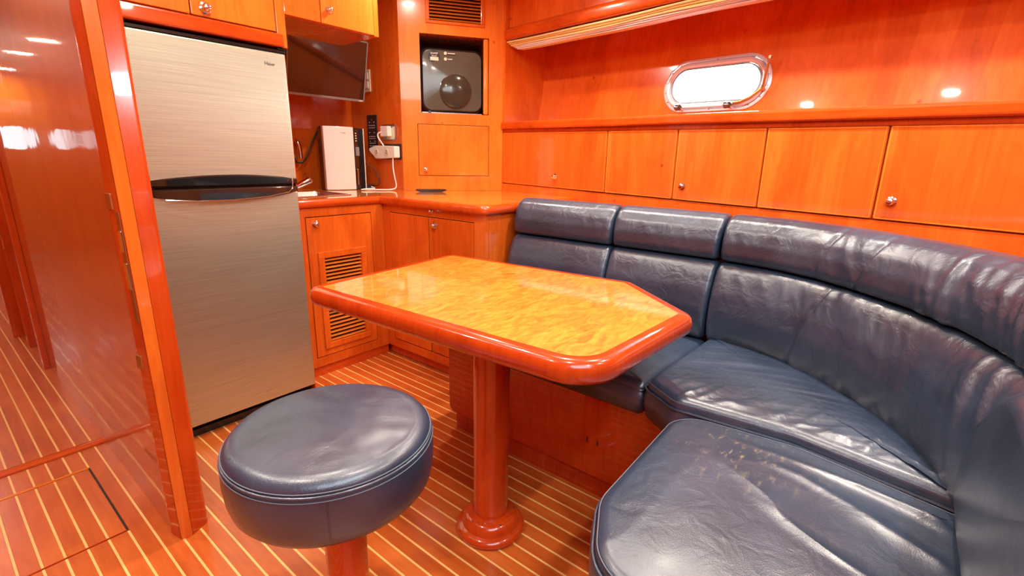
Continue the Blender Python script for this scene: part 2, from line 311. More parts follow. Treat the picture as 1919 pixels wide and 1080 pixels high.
# ------------------------------------------------------------------ frames of the joinery
HS = Vector((-sin(HROT), -cos(HROT), 0)); HN = Vector((cos(HROT), -sin(HROT), 0))   # hull side: along (towards the camera), outboard
RISE = 0.014
def hull_frame():  # local x = along the hull side towards the camera, y = outboard, z up (slightly rising forward)
    m = Matrix.Identity(4)
    for i in range(3): m[i][0] = HS[i]; m[i][1] = HN[i]
    m[2][0] = -RISE; m[0][3] = 2.597; m[1][3] = 2.188
    return m
HF = hull_frame()
CD = Vector((0.81714, -0.57644, 0))
CF = Matrix.Identity(4)
for i in range(3): CF[i][0] = CD[i]; CF[i][1] = Vector((0.57644, 0.81714, 0))[i]
CF[0][3] = 2.064; CF[1][3] = 2.564    # tall corner unit: local x along its face, y into it

# ------------------------------------------------------------------ room shell
fl = B(); fl.box(-1.95, 3.3, -1.9, 8.3, -0.06, -0.004); floor = struct(fl.build('floor', M['dark']))
PIT = 0.0492; OFF = 0.0045
HX = (-0.2445, 0.2495); HY = (1.727, 2.209)
def strip_row(y0, y1, kmin, kmax, parent, clip=None, zt=0.0):
    for k in range(kmin, kmax):
        x0, x1 = OFF+k*PIT+0.0032, OFF+(k+1)*PIT-0.0032
        if clip and x0 > clip[0]-0.03 and x1 < clip[1]+0.03:
            segs = [(y0, clip[2]-0.004), (clip[3]+0.012, y1)]
        else: segs = [(y0, y1)]
        for a, b in segs:
            B().box(x0, x1, a, b, zt-0.004, zt+random.uniform(-0.0002, 0.0002)).build('plank', M['teak'], parent, bevel=0.0006, seg=1)
        xs = OFF+k*PIT
        if clip and xs > clip[0]-0.01 and xs < clip[1]+0.004: segs = [(y0, clip[2]-0.004), (clip[3]+0.012, y1)]
        else: segs = [(y0, y1)]
        for a, b in segs: B().box(xs-0.0031, xs+0.0031, a, b, zt-0.004, zt-0.0004).build('inlay_strip', M['holly'], parent)
strip_row(-1.9, 2.374, -38, 41, floor, (HX[0], HX[1], HY[0], HY[1]))
strip_row(2.416, 7.7, -15, 8, floor)
# threshold bar across the passage
th = B(); th.prism([(2.376, 0), (2.376, 0.008), (2.382, 0.012), (2.408, 0.012), (2.414, 0.008), (2.414, 0)], -0.75, 0.337, 'x')
o = th.build('trim_1', M['cherry_red_x'], smooth=True); struct(o)
# floor hatch
ht = thing('floor_hatch', 'square lift-out hatch of teak planks set in the passage floor beside the post', 'hatch', ((HX[0]+HX[1])/2, (HY[0]+HY[1])/2, 0))
strip_row(HY[0]+0.004, HY[1]-0.004, -5, 5, ht)
B().box(HX[0], HX[1]-0.001, HY[1]+0.0, HY[1]+0.010, -0.004, 0.0015).build('edge_moulding', M['cherry_light'], ht)
B().box(HX[0], HX[1], HY[0]-0.001, HY[0]+0.003, -0.004, 0.0008).build('edge_moulding', M['cherry_red'], ht)

# ceiling with an open companionway hatch
c = B()
for x0, x1, y0, y1 in ((-1.95, 3.4, 0.0, 3.4), (-1.95, -1.35, -1.9, 0.0), (0.65, 3.4, -1.9, 0.0), (-1.35, 0.65, -1.9, -1.45)): c.box(x0, x1, y0, y1, CEIL, CEIL+0.05)
struct(c.build('ceiling', M['ceiling']))
B().box(-0.8, 0.4, 3.4, 8.3, 1.95, 2.0).build('ceiling', M['ceiling']).__setitem__('kind', 'structure')
B().box(-1.95, 3.3, -1.95, -1.9, 0, CEIL).build('wall_aft', M['cherry_light']).__setitem__('kind', 'structure')
B().box(-2.0, -1.95, -1.9, 3.4, 0, CEIL).build('wall_port', M['cherry_light']).__setitem__('kind', 'structure')
B().box(-1.95, -0.75, 3.35, 3.4, 0, CEIL).build('wall_port_bulkhead', M['cherry_light']).__setitem__('kind', 'structure')
B().box(-0.80, -0.75, 3.4, 8.3, 0, 2.0).build('wall_corridor_port', M['cherry']).__setitem__('kind', 'structure')
# glossy bulkhead between passage and galley
B().box(0.337, 0.357, 1.61, 3.47, 0, CEIL).build('wall_passage', M['gloss'], bevel=0.001).__setitem__('kind', 'structure')
B().box(0.357, 3.4, 3.10, 3.16, 0, CEIL).build('wall_galley', M['cherry']).__setitem__('kind', 'structure')

def panel_with_hole(bb, cx, cz, hw, hr, x0, x1, z0, z1, T, th, n=48):
    """rectangle with a stadium hole, thickness th; T maps (x, depth, z)"""
    hole = []
    for k in range(n):
        a = 2*pi*k/n; dx = hw-hr; hole.append((cx+(dx if cos(a) > 0 else -dx)+hr*cos(a), cz+hr*sin(a)))
    rect = [(x0, z0), (x1, z0), (x1, z1), (x0, z1)]
    loops = []
    for d in (0, th):
        A = bb.vs([T(x, d, z) for x, z in rect]); H = bb.vs([T(x, d, z) for x, z in hole]); ed_ = []
        for q in (A, H):
            for i in range(len(q)): ed_.append(bb.bm.edges.new((q[i], q[(i+1) % len(q)])))
        bmesh.ops.triangle_fill(bb.bm, use_beauty=True, use_dissolve=False, edges=ed_)
        loops.append((A, H))
    for q0, q1 in zip(loops[0], loops[1]):
        for i in range(len(q0)): bb.face([q0[i], q0[(i+1) % len(q0)], q1[(i+1) % len(q0)], q1[i]])
# end wall of the forward passage with two small windows, seen mirrored in the glossy bulkhead
e = B(); Y0 = 7.7
panel_with_hole(e, -0.23, 1.27, 0.17, 0.12, -0.485, 0.40, 0.0, 1.95, lambda x, d, z: (x, Y0+d, z), 0.04)
panel_with_hole(e, -0.64, 1.27, 0.12, 0.11, -0.75, -0.485, 0.0, 1.95, lambda x, d, z: (x, Y0+d, z), 0.04)
struct(e.build('wall_forward', M['cherry_light']))
# doorway jambs further forward
for i, (x0, x1, y0, y1) in enumerate(((0.312, 0.337, 3.472, 3.525), (0.315, 0.370, 3.955, 4.02), (0.280, 0.345, 4.24, 4.32))):
    struct(B().box(x0, x1, y0, y1, 0, 1.95).build('trim_%d' % (i+2), M['cherry_red'], bevel=0.003))
B().box(0.345, 0.40, 3.5, 7.75, 0, 1.95).build('wall_corridor_starboard', M['cherry_red']).__setitem__('kind', 'structure')
B().box(0.34, 0.42, 3.45, 3.55, 0, CEIL).build('wall_corridor_end', M['cherry_red']).__setitem__('kind', 'structure')
B().box(-0.8, 0.42, 3.40, 3.45, 1.95, CEIL).build('wall_lintel', M['cherry']).__setitem__('kind', 'structure')
# strike plate on the far jamb
sp_ = thing('door_strike_plate', 'small brass strike plate with two slots on the dark jamb down the passage', 'strike plate', (0.283, 4.238, 0.68))
B().box(0.284, 0.300, 4.236, 4.2399, 0.56, 0.80).build('plate', M['brass'], sp_, bevel=0.001)
for z in (0.62, 0.71): B().box(0.288, 0.296, 4.235, 4.2365, z, z+0.05).build('slot', M['dark'], sp_)

# ------------------------------------------------------------------ bulkhead post
post = thing('bulkhead_post', 'tall cherry post with rounded front face between the passage and the refrigerator', 'post', (0.38, 1.59, 0))
# pale narrow face, then the wide dark face that rounds away
arc = rounded([(0.373, 1.549), (0.428, 1.578), (0.432, 1.66), (0.373, 1.66)], [0, 0.028, 0.004, 0], 8)
B().prism(arc, 0, CEIL).build('post_core', M['cherry_red'], post, smooth=30)
B().prism([(0.343, 1.553), (0.3725, 1.549), (0.3725, 1.64), (0.343, 1.64)], 0, CEIL).build('face_board', M['cherry'], post, bevel=0.0015)
B().prism([(0.333, 1.604), (0.3425, 1.556), (0.3425, 1.615), (0.333, 1.615)], 0, CEIL).build('edge_lipping', M['cherry_red'], post, bevel=0.001)
def on_edge(t, z): # along the lipping from its front (t=0) to the bulkhead (t=1)
    return (0.3425-0.0095*t, 1.556+0.048*t, z)
for z0, z1 in ((1.005, 1.045), (0.560, 0.600)):
    a, b2 = on_edge(0.55, 0), on_edge(1.1, 0)
    B().prism([(a[0]-0.004, a[1]), (a[0]+0.002, a[1]), (b2[0]+0.002, b2[1]), (b2[0]-0.004, b2[1])], z0, z1).build('catch', M['brass'], post, bevel=0.001)
a, b2 = on_edge(0.1, 0), on_edge(0.45, 0)
B().prism([(a[0]-0.0016, a[1]), (a[0]+0.001, a[1]), (b2[0]+0.001, b2[1]), (b2[0]-0.0016, b2[1])], 0.70, 1.0).build('lock_plate', M['brass'], post)
for z0, z1 in ((0.895, 0.95), (0.795, 0.865)):
    f = B().prism([(a[0]-0.0046, a[1]), (a[0]-0.0016, a[1]), (b2[0]-0.0016, b2[1]), (b2[0]-0.0046, b2[1])], z0, z1).build('keeper', M['chrome'], post, bevel=0.001)

# ------------------------------------------------------------------ knobs
def knob(center, normal, parent, r=0.0135, name='knob'):
    q = Vector(normal).to_track_quat('Z', 'Y').to_matrix().to_4x4(); q.translation = Vector(center)
    prof = [(0.0001, 0), (r*1.25, 0), (r*1.25, 0.0025), (r*0.95, 0.004), (r*0.7, 0.005), (r*0.66, 0.010), (r*0.9, 0.013), (r*0.98, 0.017), (r*0.85, 0.021), (r*0.5, 0.024), (0.0001, 0.0247)]
    return B().lathe(prof, 24, q).build(name, M['chrome'], parent, smooth=50)

# ------------------------------------------------------------------ refrigerator
fr = thing('refrigerator', 'tall brushed stainless two-door refrigerator with black handle band', 'refrigerator', (0.835, 2.4, 0))
FX0, FX1, FY = 0.558, 1.112, 2.11
B().box(FX0+0.004, FX1-0.006, FY+0.055, 2.66, 0.025, 1.56).build('cabinet', M['black'], fr, bevel=0.003)
B().box(FX0+0.02, FX1-0.02, FY+0.04, 2.6, 0.0, 0.03).build('foot_plinth', M['black'], fr)
B().box(FX0, FX1-0.004, FY, FY+0.05, 0.062, 0.995).build('lower_door', M['brushed'], fr, bevel=0.006, seg=3)
up_ = B().box(FX0, FX1-0.004, FY, FY+0.05, 1.045, 1.548).build('upper_door', M['brushed'], fr, bevel=0.006, seg=3)
B().box(FX0, FX1, FY+0.002, FY+0.055, 1.550, 1.562).build('top_trim', M['black'], fr, bevel=0.002)
B().box(FX1-0.035, FX1, FY-0.004, FY+0.04, 1.562, 1.569).build('hinge_cover', M['black'], fr, bevel=0.003)
def bow(z_edge, z_mid, sgn, name, dmid):
    # black handle trim: curved free edge, straight inner edge
    n = 28; b = B(); rs = []
    for i in range(n+1):
        t = i/n; x = FX0+0.001+(FX1-0.006-FX0)*t; w = sin(pi*min(1, t*1.02))**0.7
        ze = z_edge+(z_mid-z_edge)*w; d = FY-0.003-dmid*w
        zi = 1.0215+sgn*0.003
        rs.append([(x, FY+0.045, zi), (x, d+0.006, zi), (x, d, zi+sgn*0.006), (x, d-0.001, ze-sgn*0.005), (x, d+0.004, ze), (x, FY+0.045, ze)])
    b.rings(rs); return b.build(name, M['black_gloss'], fr, smooth=35)
bow(1.047, 1.069, 1, 'upper_handle', 0.026)
bow(0.993, 0.969, -1, 'lower_handle', 0.030)
B().tube([(1.082, FY-0.012, 1.05), (1.078, FY-0.020, 1.03), (1.074, FY-0.021, 1.008), (1.055, FY-0.026, 0.993), (0.96, FY-0.037, 0.979), (0.83, FY-0.040, 0.972), (0.70, FY-0.036, 0.973), (0.6, FY-0.022, 0.981)], 0.002, 8).build('bright_line', M['chrome'], fr, smooth=True)
def lettering(txt, size, mat, Mx, parent, name='lettering', ext=0.0004):
    cu = bpy.data.curves.new('txt', 'FONT'); cu.body = txt; cu.size = size; cu.extrude = ext; cu.align_x = 'CENTER'; cu.resolution_u = 3
    t = bpy.data.objects.new('txt', cu); COL.objects.link(t); dg = bpy.context.evaluated_depsgraph_get(); dg.update()
    me = bpy.data.meshes.new_from_object(t.evaluated_get(dg)); bpy.data.objects.remove(t)
    base = Vector(parent['wl']); me.transform(Matrix.Translation(-base) @ Mx); me.materials.clear(); me.materials.append(mat)
    o = bpy.data.objects.new(name, me); COL.objects.link(o); o.parent = parent; o['wl'] = tuple(base); return o
def face_mat(origin, xdir, zup=(0, 0, 1)):
    x = Vector(xdir).normalized(); z = Vector(zup); nrm = x.cross(z).normalized(); m = Matrix.Identity(4)
    for i in range(3): m[i][0] = x[i]; m[i][1] = z[i]; m[i][2] = nrm[i]; m[i][3] = origin[i]
    return m
lettering('Haier', 0.019, M['print_dark'], face_mat((1.040, FY-0.0006, 1.496), (1, 0, 0)), up_)

# ------------------------------------------------------------------ cabinets above the refrigerator
uc = thing('upper_cabinet', 'pale cherry overhead cabinet with two doors above the refrigerator', 'cabinet', (0.835, 2.3, 1.567))
B().box(0.36, 1.112, 2.12, 2.9, 1.60, CEIL).build('carcass', M['cherry'], uc)
B().box(0.44, 1.10, 2.088, 2.125, 1.570, 1.620).build('bottom_rail', M['cherry_red_x'], uc, bevel=0.007, seg=3)
B().box(1.078, 1.116, 2.098, 2.125, 1.57, CEIL).build('stile', M['cherry_light'], uc, bevel=0.002)
for x0, x1, kx in ((0.45, 0.768, None), (0.772, 1.075, 0.820)):
    d = B().box(x0, x1, 2.100, 2.119, 1.626, CEIL-0.01).build('door', M['cherry_light'], uc, bevel=0.003)
    if kx: knob((kx, 2.100, 1.655), (0, -1, 0), d, 0.016)
# overhead cabinets above the television
tcb = thing('upper_cabinet', 'cherry overhead cabinet above the television in the galley corner', 'cabinet', (1.46, 2.6, 1.746))
B().box(1.118, 1.718, 2.31, 2.64, 1.746, CEIL).build('carcass', M['cherry'], tcb)
B().box(1.118, 1.214, 2.292, 2.31, 1.746, CEIL).build('stile', M['cherry_light'], tcb, bevel=0.001)
B().box(1.690, 1.7185, 2.292, 2.31, 1.746, CEIL).build('stile', M['cherry_light'], tcb, bevel=0.001)
for x0, x1, kx in ((1.217, 1.391, None), (1.396, 1.688, 1.438)):
    d = B().box(x0, x1, 2.290, 2.309, 1.749, CEIL-0.01).build('door', M['cherry_light'], tcb, bevel=0.0025)
    if kx: knob((kx, 2.290, 1.812), (0, -1, 0), d)
# side panel between refrigerator and galley
struct(B().box(1.1135, 1.1175, 2.13, 3.098, 0, CEIL).build('wall_refrigerator_side', M['cherry']))

# ------------------------------------------------------------------ galley base cabinet with louvres
bc = thing('base_cabinet', 'cherry galley base cabinet under the sink with a louvred door', 'cabinet', (1.45, 2.5, 0))
B().box(1.12, 1.689, 2.308, 3.09, 0.0, 0.775).build('carcass', M['cherry_red'], bc)
ff = B()
DX0, DX1, DZ0, DZ1 = 1.229, 1.604, 0.110, 0.848
for x0, x1, z0, z1 in ((1.12, DX0-0.004, 0.055, 0.893), (DX1+0.004, 1.689, 0.055, 0.893), (DX0-0.004, DX1+0.004, 0.055, DZ0-0.004), (DX0-0.004, DX1+0.004, DZ1+0.004, 0.893)): ff.box(x0, x1, 2.291, 2.309, z0, z1)
ff.build('face_frame', M['cherry'], bc)
B().box(1.12, 1.689, 2.300, 2.3095, 0.0, 0.054).build('kick_board', M['cherry_red_x'], bc)
# door leaf built round its two louvre openings
V1 = (1.309, 1.527, 0.420, 0.636); V2 = (1.309, 1.527, 0.179, 0.352)
dr = B()
for x0, x1, z0, z1 in ((DX0, V1[0], DZ0, DZ1), (V1[1], DX1, DZ0, DZ1), (V1[0], V1[1], DZ0, V2[2]), (V1[0], V1[1], V2[3], V1[2]), (V1[0], V1[1], V1[3], DZ1)): dr.box(x0, x1, 2.289, 2.3065, z0, z1)
door = dr.build('door', M['cherry'], bc)
B().box(DX0-0.003, DX1+0.003, 2.3068, 2.3076, DZ0-0.003, DZ1+0.003).build('gap_shade', M['dark'], bc)  # near-black sheet stands in for shade round the door and behind slats
knob((1.277, 2.289, 0.815), (0, -1, 0), door)
for (x0, x1, z0, z1) in (V1, V2):
    g = 0.034
    for q in ((x0-g, x1+g, z1, z1+g), (x0-g, x1+g, z0-g, z0), (x0-g, x0, z0, z1), (x1, x1+g, z0, z1)):
        B().box(q[0], q[1], 2.2805, 2.2895, q[2], q[3]).build('louvre_frame', M['cherry'], bc, bevel=0.003)
    n = int((z1-z0)/0.0195); 
    for i in range(n):
        zc = z0+(i+0.5)*(z1-z0)/n
        b = B(); b.prism([(2.2845, zc-0.0050), (2.2870, zc-0.0065), (2.3020, zc-0.0010), (2.3000, zc+0.0015)], x0, x1, 'x'); 
        b.build('louvre_slat', M['cherry_light'], bc)
# return cabinet with two doors
rc = thing('base_cabinet', 'cherry two-door base cabinet under the corner worktop beside the settee', 'cabinet', (1.95, 1.9, 0))
B().prism([(1.709, 1.518), (2.30, 1.518), (2.38, 2.1), (2.25, 3.09), (1.709, 3.09)], 0.0, 0.893).build('carcass', M['cherry_red'], rc)
ff = B()
for y0, y1, z0, z1 in ((1.517, 1.590, 0.055, 0.893), (2.232, 2.2905, 0.055, 0.893), (1.590, 2.232, 0.055, 0.104), (1.590, 2.232, 0.853, 0.893)): ff.box(1.690, 1.7095, y0, y1, z0, z1)
ff.build('face_frame', M['cherry'], rc)
B().box(1.712, 2.30, 1.5165, 1.518, 0.0, 0.893).build('end_panel', M['cherry'], rc)
B().box(1.702, 1.7095, 1.53, 2.29, 0.0, 0.054).build('kick_board', M['cherry_red'], rc)
B().box(1.696, 1.704, 1.53, 2.299, 0.0, 0.006).build('kick_trim', M['steel'], rc)
B().box(1.7035, 1.7085, 1.59, 2.232, 0.104, 0.853).build('gap_shade', M['dark'], rc)  # dark sheet, paints the shade between the two doors
for y0, y1, ky in ((1.594, 1.909, 1.865), (1.917, 2.228, None)):
    d = B().box(1.688, 1.703, y0, y1, 0.108, 0.849).build('door', M['cherry'], rc, bevel=0.003)
    if ky: knob((1.688, ky, 0.812), (-1, 0, 0), d)
knob((1.690, 1.884, 0.884), (-1, 0, 0), rc, 0.009, 'lock_button')

# ------------------------------------------------------------------ worktop
wt = thing('worktop', 'glossy L-shaped cherry worktop with rounded nosing along the galley', 'worktop', (1.8, 2.4, 0.895))
SX0, SX1, SY0, SY1 = 1.25, 1.60, 2.45, 2.80
def sl(poly, z0, z1, nm, mat):
    return B().prism(poly, z0, z1).build(nm, mat, wt)
WZ0, WZ1 = 0.896, 0.935
w = B()
for x0, x1, y0, y1 in ((1.12, SX0, 2.30, 3.09), (SX1, 1.69, 2.30, 3.09), (SX0, SX1, 2.30, SY0), (SX0, SX1, SY1, 3.09)): w.box(x0, x1, y0, y1, WZ0, WZ1)
w.prism([(1.69, 1.535), (1.70, 1.525), (2.478, 1.525), (2.60, 2.19), (2.40, 3.0), (2.06, 3.09), (1.69, 3.09)], WZ0, WZ1)
w.build('slab', M['worktop'], wt)
# bullnose nosing swept along the front edge
path = [(1.12, 2.292), (1.60, 2.292), (1.672, 2.292), (1.672, 2.24), (1.672, 1.545), (1.677, 1.524), (1.688, 1.511), (1.705, 1.507), (1.80, 1.507), (2.455, 1.507)]
rs = []
for i, p in enumerate(path):
    p = Vector(p); a = Vector(path[max(0, i-1)]); b2 = Vector(path[min(len(path)-1, i+1)])
    t1 = (p-a).normalized() if i else (b2-p).normalized(); t2 = (b2-p).normalized() if i < len(path)-1 else t1
    t = (t1+t2).normalized(); nrm = Vector((t.y, -t.x)); k = 1/max(0.5, t.dot(t1))
    ring = []
    for j in range(9):
        a_ = -pi/2+pi*j/8; ring.append((p.x+nrm.x*k*0.016*cos(a_)**0.8 if abs(cos(a_)) > 1e-6 else p.x, p.y+nrm.y*k*0.016*max(0, cos(a_))**0.8, 0.9155+0.0215*sin(a_)))
    ring += [(p.x-nrm.x*k*0.02, p.y-nrm.y*k*0.02, 0.937), (p.x-nrm.x*k*0.02, p.y-nrm.y*k*0.02, 0.894)]
    rs.append(ring)
B().rings(rs).build('nosing', M['cherry_red_x'], wt, smooth=40)
# sink
sk = thing('sink', 'stainless steel sink bowl let into the worktop beside the refrigerator', 'sink', (1.42, 2.62, 0.93))
outl = lambda d, z: [(x, y, z) for x, y in rounded([(SX0-0.012+d, SY0-0.012+d), (SX1+0.012-d, SY0-0.012+d), (SX1+0.012-d, SY1+0.012-d), (SX0-0.012+d, SY1+0.012-d)], max(0.006, 0.05-d), 6)]
bb = B(); bb.rings([outl(0.0, 0.9355), outl(0.0, 0.939), outl(0.010, 0.940), outl(0.016, 0.935), outl(0.022, 0.80), outl(0.05, 0.785)], cap=False)
bb.face(bb.vs(outl(0.05, 0.785))); bb.build('bowl', M['steel'], sk, smooth=60)
B().lathe([(0.001, 0.786), (0.022, 0.786), (0.024, 0.789), (0.02, 0.79), (0.001, 0.788)], 20, Matrix.Translation((1.42, 2.62, 0))).build('drain', M['chrome'], sk, smooth=40)
fa = thing('faucet', 'small chunky chrome tap at the edge of the sink beside the refrigerator', 'faucet', (1.455, 2.845, 0.936))
B().lathe([(0.001, 0.936), (0.026, 0.936), (0.026, 0.942), (0.019, 0.948), (0.018, 0.965), (0.001, 0.970)], 20, Matrix.Translation((1.455, 2.845, 0))).build('body', M['chrome'], fa, smooth=40)
B().tube([(1.455, 2.845, 0.955), (1.478, 2.820, 0.968), (1.520, 2.800, 0.992), (1.545, 2.795, 1.005)], [0.015, 0.017, 0.020, 0.021], 14).build('spray_head', M['chrome'], fa, smooth=40)
B().tube([(1.545, 2.795, 1.005), (1.552, 2.794, 1.009)], [0.023, 0.019], 14).build('collar', M['steel'], fa, smooth=40)

# shower hose fitting on the wall behind
hs = thing('hand_shower', 'chrome hand spray with a dark hose hanging on the wall behind the sink', 'hand shower', (1.64, 3.09, 1.16))
B().tube([(1.632, 3.075, 1.235), (1.636, 3.06, 1.225), (1.641, 3.055, 1.20), (1.644, 3.055, 1.165)], [0.013, 0.016, 0.014, 0.013], 12).build('spray_head', M['chrome'], hs, smooth=40)
B().tube([(1.644, 3.055, 1.165), (1.645, 3.055, 1.145), (1.645, 3.055, 1.125)], 0.013, 12).build('collar', M['steel'], hs, smooth=40)
B().tube(catmull([(1.60, 3.09, 1.23), (1.605, 3.06, 1.15), (1.62, 3.05, 1.10), (1.67, 3.05, 1.12), (1.73, 3.06, 1.22), (1.80, 3.07, 1.33)], 8), 0.0055, 8).build('hose', M['black'], hs, smooth=True)

# ------------------------------------------------------------------ wall with switches beside the galley
struct(B().box(2.064, 2.09, 2.565, 3.10, WZ1, CEIL).build('wall_switch_panel', M['cherry']))
# television
tv = thing('television', 'black flat screen television hung under the galley overhead cabinet', 'television', (1.70, 2.8, 1.64))
TM = Matrix.Translation((1.702, 2.755, 1.645)) @ Matrix.Rotation(radians(-1.0), 4, 'Z') @ Matrix.Rotation(radians(13.0), 4, 'X')
tw, thh = 0.250, 0.173
B(TM).box(-tw, tw, 0.0, 0.03, -thh, thh).build('housing', M['black'], tv, bevel=0.004)
for q in ((-tw, tw, -thh, -thh+0.013), (-tw, tw, thh-0.008, thh), (-tw, -tw+0.008, -thh, thh), (tw-0.008, tw, -thh, thh)):
    B(TM).box(q[0], q[1], -0.004, 0.001, q[2], q[3]).build('bezel', M['grey'], tv, bevel=0.0015)
B(TM).box(-tw+0.008, tw-0.008, -0.0012, 0.0005, -thh+0.013, thh-0.008).build('screen', M['black_gloss'], tv)
B(TM).box(-0.06, 0.06, 0.03, 0.352, -0.05, 0.04).build('wall_bracket', M['black'], tv)
B(TM).box(tw-0.04, tw-0.015, -0.0048, -0.004, -thh+0.003, -thh+0.009).build('badge', M['cream'], tv)

def wallbox(y0, y1, z0, z1, d0, d1): return (2.064-d1, 2.064-d0, y0, y1, z0, z1)   # on the switch wall, standing d proud
ws = thing('wall_switch', 'cream double light switch half hidden by the right edge of the television', 'switch', (2.06, 2.90, 1.62))
B().box(*wallbox(2.860, 2.935, 1.555, 1.69, 0.0005, 0.009)).build('plate', M['cream'], ws, bevel=0.002)
for z in (1.575, 1.63): B().box(*wallbox(2.875, 2.92, z, z+0.042, 0.009, 0.014)).build('rocker', M['white'], ws, bevel=0.002)
cp = thing('control_panel', 'narrow black control panel with small white markings on the galley wall', 'control panel', (2.06, 2.865, 1.29))
B().box(*wallbox(2.814, 2.916, 1.176, 1.411, 0.0005, 0.008)).build('panel_plate', M['black'], cp, bevel=0.001)
random.seed(3)
for r_, z in enumerate((1.365, 1.345, 1.330, 1.300, 1.275, 1.262, 1.245, 1.232, 1.215)):
    for y in ((2.84, 2.89) if r_ % 3 == 0 else (2.838, 2.856, 2.874, 2.892)):
        B().box(*wallbox(y-0.004, y+0.004, z-0.002, z+0.002, 0.008, 0.0088)).build('marking', M['print'], cp)
B().box(*wallbox(2.858, 2.868, 1.376, 1.386, 0.008, 0.010)).build('indicator', plain('dull_red', (0.25, 0.02, 0.01), 0.3), cp)
so = thing('wall_socket', 'chrome wall socket with a white plug above the adaptor block', 'socket', (2.06, 2.69, 1.3))
B().box(*wallbox(2.620, 2.752, 1.252, 1.347, 0.0005, 0.009)).build('plate', M['steel'], so, bevel=0.002)
B().box(*wallbox(2.630, 2.705, 1.256, 1.325, 0.009, 0.012)).build('insert', M['cream'], so, bevel=0.002)
pg = thing('power_plug', 'square white plug in the chrome socket with its cable dropping to the adaptor', 'plug', (2.04, 2.69, 1.3))
B().box(*wallbox(2.652, 2.730, 1.272, 1.335, 0.012, 0.045)).build('body', M['white'], pg, bevel=0.006)
B().tube(catmull([(2.022, 2.715, 1.30), (2.008, 2.735, 1.29), (2.008, 2.735, 1.265), (2.015, 2.715, 1.235), (2.02, 2.70, 1.215)], 8), 0.0045, 8).build('cable', M['white'], pg, smooth=True)
s2 = thing('wall_socket', 'black wall socket behind the white adaptor block', 'socket', (2.06, 2.67, 1.18))
B().box(*wallbox(2.574, 2.775, 1.130, 1.226, 0.0005, 0.008)).build('plate', M['black'], s2, bevel=0.002)
ad = thing('adaptor_block', 'white multi-way socket adaptor plugged in below the chrome socket', 'adaptor', (2.04, 2.70, 1.18))
prf = rounded([(2.582, 1.140), (2.735, 1.133), (2.780, 1.133), (2.852, 1.185), (2.845, 1.200), (2.775, 1.216), (2.582, 1.212)], 0.008, 3)
bb = B(); bb.prism([(y, z) for y, z in prf], 2.064-0.052, 2.064-0.0085, 'x'); bb.build('body', M['white'], ad, bevel=0.004)
for y in (2.66, 2.765):
    B().lathe([(0.001, 0), (0.019, 0), (0.021, 0.0025), (0.017, 0.004), (0.001, 0.001)], 20, Matrix.Translation((2.012, y, 1.176)) @ Matrix.Rotation(-pi/2, 4, 'Y')).build('socket_face', M['cream'], ad, smooth=40)
    for dz in (-0.007, 0.007): B().box(2.0078, 2.0105, y-0.003, y+0.003, 1.176+dz-0.003, 1.176+dz+0.003).build('pin_hole', M['black'], ad)
cb = B().tube(catmull([(2.02, 2.61, 1.14), (2.015, 2.605, 1.08), (2.02, 2.60, 1.02), (2.03, 2.60, 0.965), (2.01, 2.61, 0.944), (1.93, 2.65, 0.9418), (1.87, 2.73, 0.9418), (1.93, 2.76, 0.9418), (1.95, 2.72, 0.945), (1.90, 2.70, 0.945), (1.85, 2.72, 0.9418), (1.95, 2.735, 0.9445), (1.99, 2.78, 0.945), (2.0, 2.826, 0.950)], 8), 0.0042, 8).build('power_cable', M['white'], None, smooth=True, loc=(1.95, 2.7, 0.94))
tag(cb, 'thin white cable lying in a loop on the worktop below the adaptor block', 'cable')

# water purifier
wp = thing('water_purifier', 'white and black upright water purifier standing behind the sink', 'water purifier', (1.76, 2.93, 0.936))
a_ = radians(-16); U = Vector((cos(a_), sin(a_), 0)); Nn = Vector((-sin(a_), cos(a_), 0)); PO = Vector((1.694, 2.862, 0.9372))
def wpt(u, v, z): return PO+U*u+Nn*v+Vector((0, 0, z))
def wpoly(poly, z0, z1, nm, mt, sh=0):
    bb = B(); bb.rings([[wpt(x*(1-sh*k), y, z) for x, y in poly] for k, z in ((0, z0), (0, z1))]); return bb.build(nm, mt, wp, bevel=0.004)
WW = 0.186
front = [(WW*i/14, -0.020*sin(pi*(0.12+0.76*i/14))) for i in range(15)]
shell = wpoly(front+[(WW, 0.035), (0, 0.035)], 0.0, 0.385, 'front_shell', M['white'])
wpoly([(0.004, 0.036), (WW+0.030, 0.036), (WW+0.030, 0.14), (0.004, 0.14)], 0.0, 0.383, 'body', M['black'])
wpoly([(WW+0.001, -0.002), (WW+0.032, 0.0), (WW+0.032, 0.035), (WW+0.001, 0.035)], 0.0, 0.382, 'control_column', M['black_gloss'])
for k in range(5): wpoly([(WW+0.0335+k*0.006, 0.0), (WW+0.0375+k*0.006, 0.0), (WW+0.0375+k*0.006, 0.13), (WW+0.0335+k*0.006, 0.13)], 0.004, 0.380, 'side_rib', M['black'])
wpoly([(WW+0.064, 0.0), (WW+0.070, 0.0), (WW+0.070, 0.14), (WW+0.064, 0.14)], 0.0, 0.38, 'side_trim', M['white'])
for z in (0.345, 0.33, 0.315, 0.3): wpoly([(WW+0.012, -0.003), (WW+0.020, -0.003), (WW+0.020, -0.001), (WW+0.012, -0.001)], z, z+0.007, 'button', M['print'])
wpoly([(WW+0.006, -0.022), (WW+0.028, -0.022), (WW+0.028, -0.001), (WW+0.006, -0.001)], 0.21, 0.265, 'dispenser_head', M['grey'])
wpoly([(WW+0.012, -0.012), (WW+0.019, -0.012), (WW+0.019, -0.003), (WW+0.012, -0.003)], 0.03, 0.13, 'level_tube', M['chrome'])
lettering('coway', 0.012, M['grey'], face_mat(wpt(0.118, -0.0196, 0.345), U), shell)
